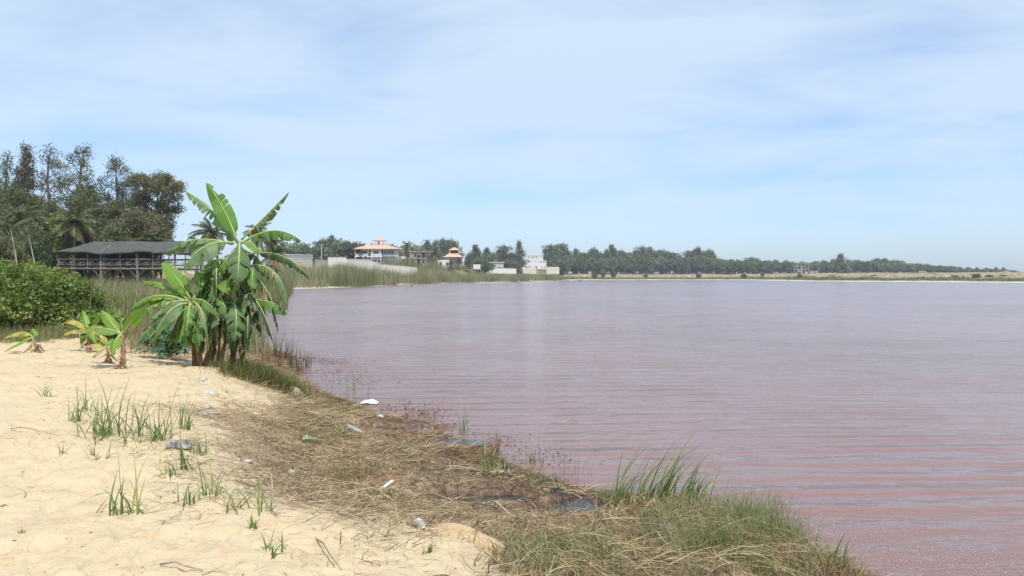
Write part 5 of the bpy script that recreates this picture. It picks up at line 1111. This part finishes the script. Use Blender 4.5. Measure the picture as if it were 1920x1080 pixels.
# rags, bags, board
def rag(px, py, wpx, h, m, label, name, cat, seed):
    b = G(px, py); r = wpx/F*b[1]/2; n = 26; vs = []
    for i in range(n):
        for j in range(n):
            u, v = i/(n-1)*2-1, j/(n-1)*2-1; q = Vector((u*2.2+seed, v*2.2, seed)); e = max(0, 1-(abs(u)**2.5+abs(v)**2.5)*.6)
            vs.append((u*r*(1+.25*mn.noise(q)), v*r*.7*(1+.25*mn.noise(q*1.4)), abs(mn.noise(q*1.5))*h*1.6*e+abs(mn.noise(q*3.7))*h*.6+.005))
    mb = MB(); mb.add(vs, [(i*n+j, (i+1)*n+j, (i+1)*n+j+1, i*n+j+1) for i in range(n-1) for j in range(n-1)]); o = mb.build(name, m, None, True); o.location = tuple(b)
    sm = o.modifiers.new('thick', 'SOLIDIFY'); sm.thickness = .004; tag(o, label, cat, None)
m_rag = surf('white_cloth', [(.74, .74, .74), (.82, .82, .82)], 6, .8)
rag(693,757,30,.075,m_rag,'crumpled white rag on dark weeds at the waterline','white_rag','rag',3); rag(1248,992,40,.05,m_rag,'flat white plastic bag caught in the grass by the reeds','plastic_bag','bag',5)
rag(575,824,16,.06,surf('mint_wrapper', [(.55,.66,.6),(.8,.82,.8)],14,.5),'small white and mint wrapper in the straw','wrapper','wrapper',8); rag(713,783,12,.05,m_rag,'tiny white scrap right below the white rag','plastic_scrap','scrap',11)
rag(338,840,44,.08,surf('grey_net', [(.04,.05,.05),(.16,.17,.17),(.5,.5,.5)],16,.8),'dark crumpled net and trash heap among the sand tufts','trash_heap','trash',14); rag(1045,925,26,.06,surf('black_sack', [(.012,.014,.016),(.05,.055,.065)],9,.3),'black crumpled plastic sack beside the puddle','black_sack','sack',17)
b = G(727, 914); mb = MB(); mb.add([(-.045,-.09,0),(-.015,-.10,0),(.05,.07,0),(.02,.09,0),(-.045,-.09,.018),(-.015,-.10,.018),(.05,.07,.018),(.02,.09,.018)], [(0,3,2,1),(4,5,6,7),(0,1,5,4),(1,2,6,5),(2,3,7,6),(3,0,4,7)])
o = mb.build('board_fragment', surf('pale_board', [(.5,.48,.44),(.66,.64,.6)], 12, .8)); o.location = (b[0], b[1], b[2]+.03); o.rotation_euler = (.25, 0, -.2); tag(o, 'short pale board fragment lying on dark wet straw', 'board')
# fallen sticks
SK = [((570,775),(625,790),.012,'pale stick pointing at the clear bottle'),((655,766),(700,757),.010,'light stick under the white rag'),((885,812),(960,820),.006,'thin stick at the marsh edge'),((830,880),(905,886),.008,'long straw coloured stalk before the reed tuft'),((920,945),(955,968),.011,'pale crooked stick at the puddles'),((1110,985),(1220,978),.010,'long pale stalk in front of the reed stand'),((1225,995),(1262,1050),.010,'pale stalk leaning through the grass'),((1195,1058),(1180,1020),.008,'short upright stalk in the tangled straw'),((20,806),(72,808),.006,'dry twig on the far left sand'),((590,1012),(640,1070),.006,'dry curved twig at the bottom of the sand'),((300,1062),(380,1072),.006,'dark root scrap on the bottom sand'),((1230,985),(1290,968),.009,'pale stalk resting on the white bag')]
for k, (p, q, r, lab) in enumerate(SK):
    a, b = G(*p), G(*q); v = b-a; mid = (a+b)/2; lift = .035 if r > .007 else .012; o = MB().tube([(0, 0, lift), v*.3+[random.uniform(-.02, .02), .01, lift+.02], v*.65+[0, -.015, lift+.015], v+[0, 0, lift*.7]], [r, r*.95, r*.8, r*.5], 7)
    o = o.build('stick', surf('stick_%d' % k, [(.2, .15, .1), (.42, .35, .26)] if r < .007 else [(.38, .32, .22), (.55, .48, .36)], 20, .9), None, True); o.location = tuple(a); tag(o, lab, 'stick', 'sticks on the near bank')

# floating weed and flotsam
def flakes(n, ctr, sx_, sy_, z, s0, s1, name, mat, label, cat, lim=None):
    xs = []; 
    for (px, py, wx, wy, w) in ctr:
        c = Z(px, py, 0); m = int(n*w); xs.append(np.c_[c[0]+rng.normal(0, wx, m), c[1]+rng.normal(0, wy, m)])
    p = np.concatenate(xs); g = height(p[:, 0], p[:, 1]); k = g < .02; p = p[k]; m = len(p); a = rng.uniform(0, 6.3, m); s = rng.uniform(s0, s1, m); u = np.c_[np.cos(a), np.sin(a), rng.normal(0, .25, m)]*s[:, None]; v = np.c_[-np.sin(a), np.cos(a), rng.normal(0, .25, m)]*(s*rng.uniform(.3, .8, m))[:, None]
    c = np.c_[p, np.full(m, z)]; V = np.stack([c-u, c-v*.8, c+u, c+v], 1).reshape(-1, 3); tag(link(name, npmesh(name, V, np.arange(4*m).reshape(-1, 4)), mat), label, cat, kind='stuff')
flakes(2600, [(600,678,.8,.5,.3),(560,672,.5,.5,.2),(655,715,.6,.8,.15),(620,700,.7,.7,.15),(790,775,.25,.4,.12),(830,800,.25,.3,.08),(740,765,.4,.5,.08),(1010,860,.3,.4,.05),(940,830,.2,.3,.05)], 0, 0, .012, .006, .035, 'floating_weed', leafy('weed_bits', [(.05,.03,.02),(.14,.07,.035),(.25,.13,.06)], 0), 'brown weed scraps floating near the bank', 'floating weed')
flakes(9000, [(1620,1040,.55,.5,.3),(1760,1060,.6,.45,.3),(1560,1000,.4,.45,.12),(1880,1075,.6,.5,.2),(1680,985,.7,.4,.08)], 0, 0, .005, .002, .007, 'foam_flecks', leafy('foam_bits', [(.24,.15,.12),(.34,.25,.2),(.47,.39,.35)], 0), 'pale foam and salt flecks drifting in the shallows at lower right', 'foam flecks')

# ---------------------------------------------------------------- haze
mb = MB(); mb.box(-1500, 1500, -60, 1500, -4, 40); m = bpy.data.materials.new('haze'); m.use_nodes = True; nt = m.node_tree; nt.nodes.clear(); o = N(nt, 'ShaderNodeOutputMaterial'); v = N(nt, 'ShaderNodeVolumePrincipled')
v.inputs['Color'].default_value = (.85, .92, 1, 1); v.inputs['Density'].default_value = .0003; v.inputs['Anisotropy'].default_value = .2; L(nt, v.outputs[0], o.inputs['Volume'])
tag(mb.build('haze', m), 'thin bluish air over the lake fading the far shore', 'haze', kind='stuff')
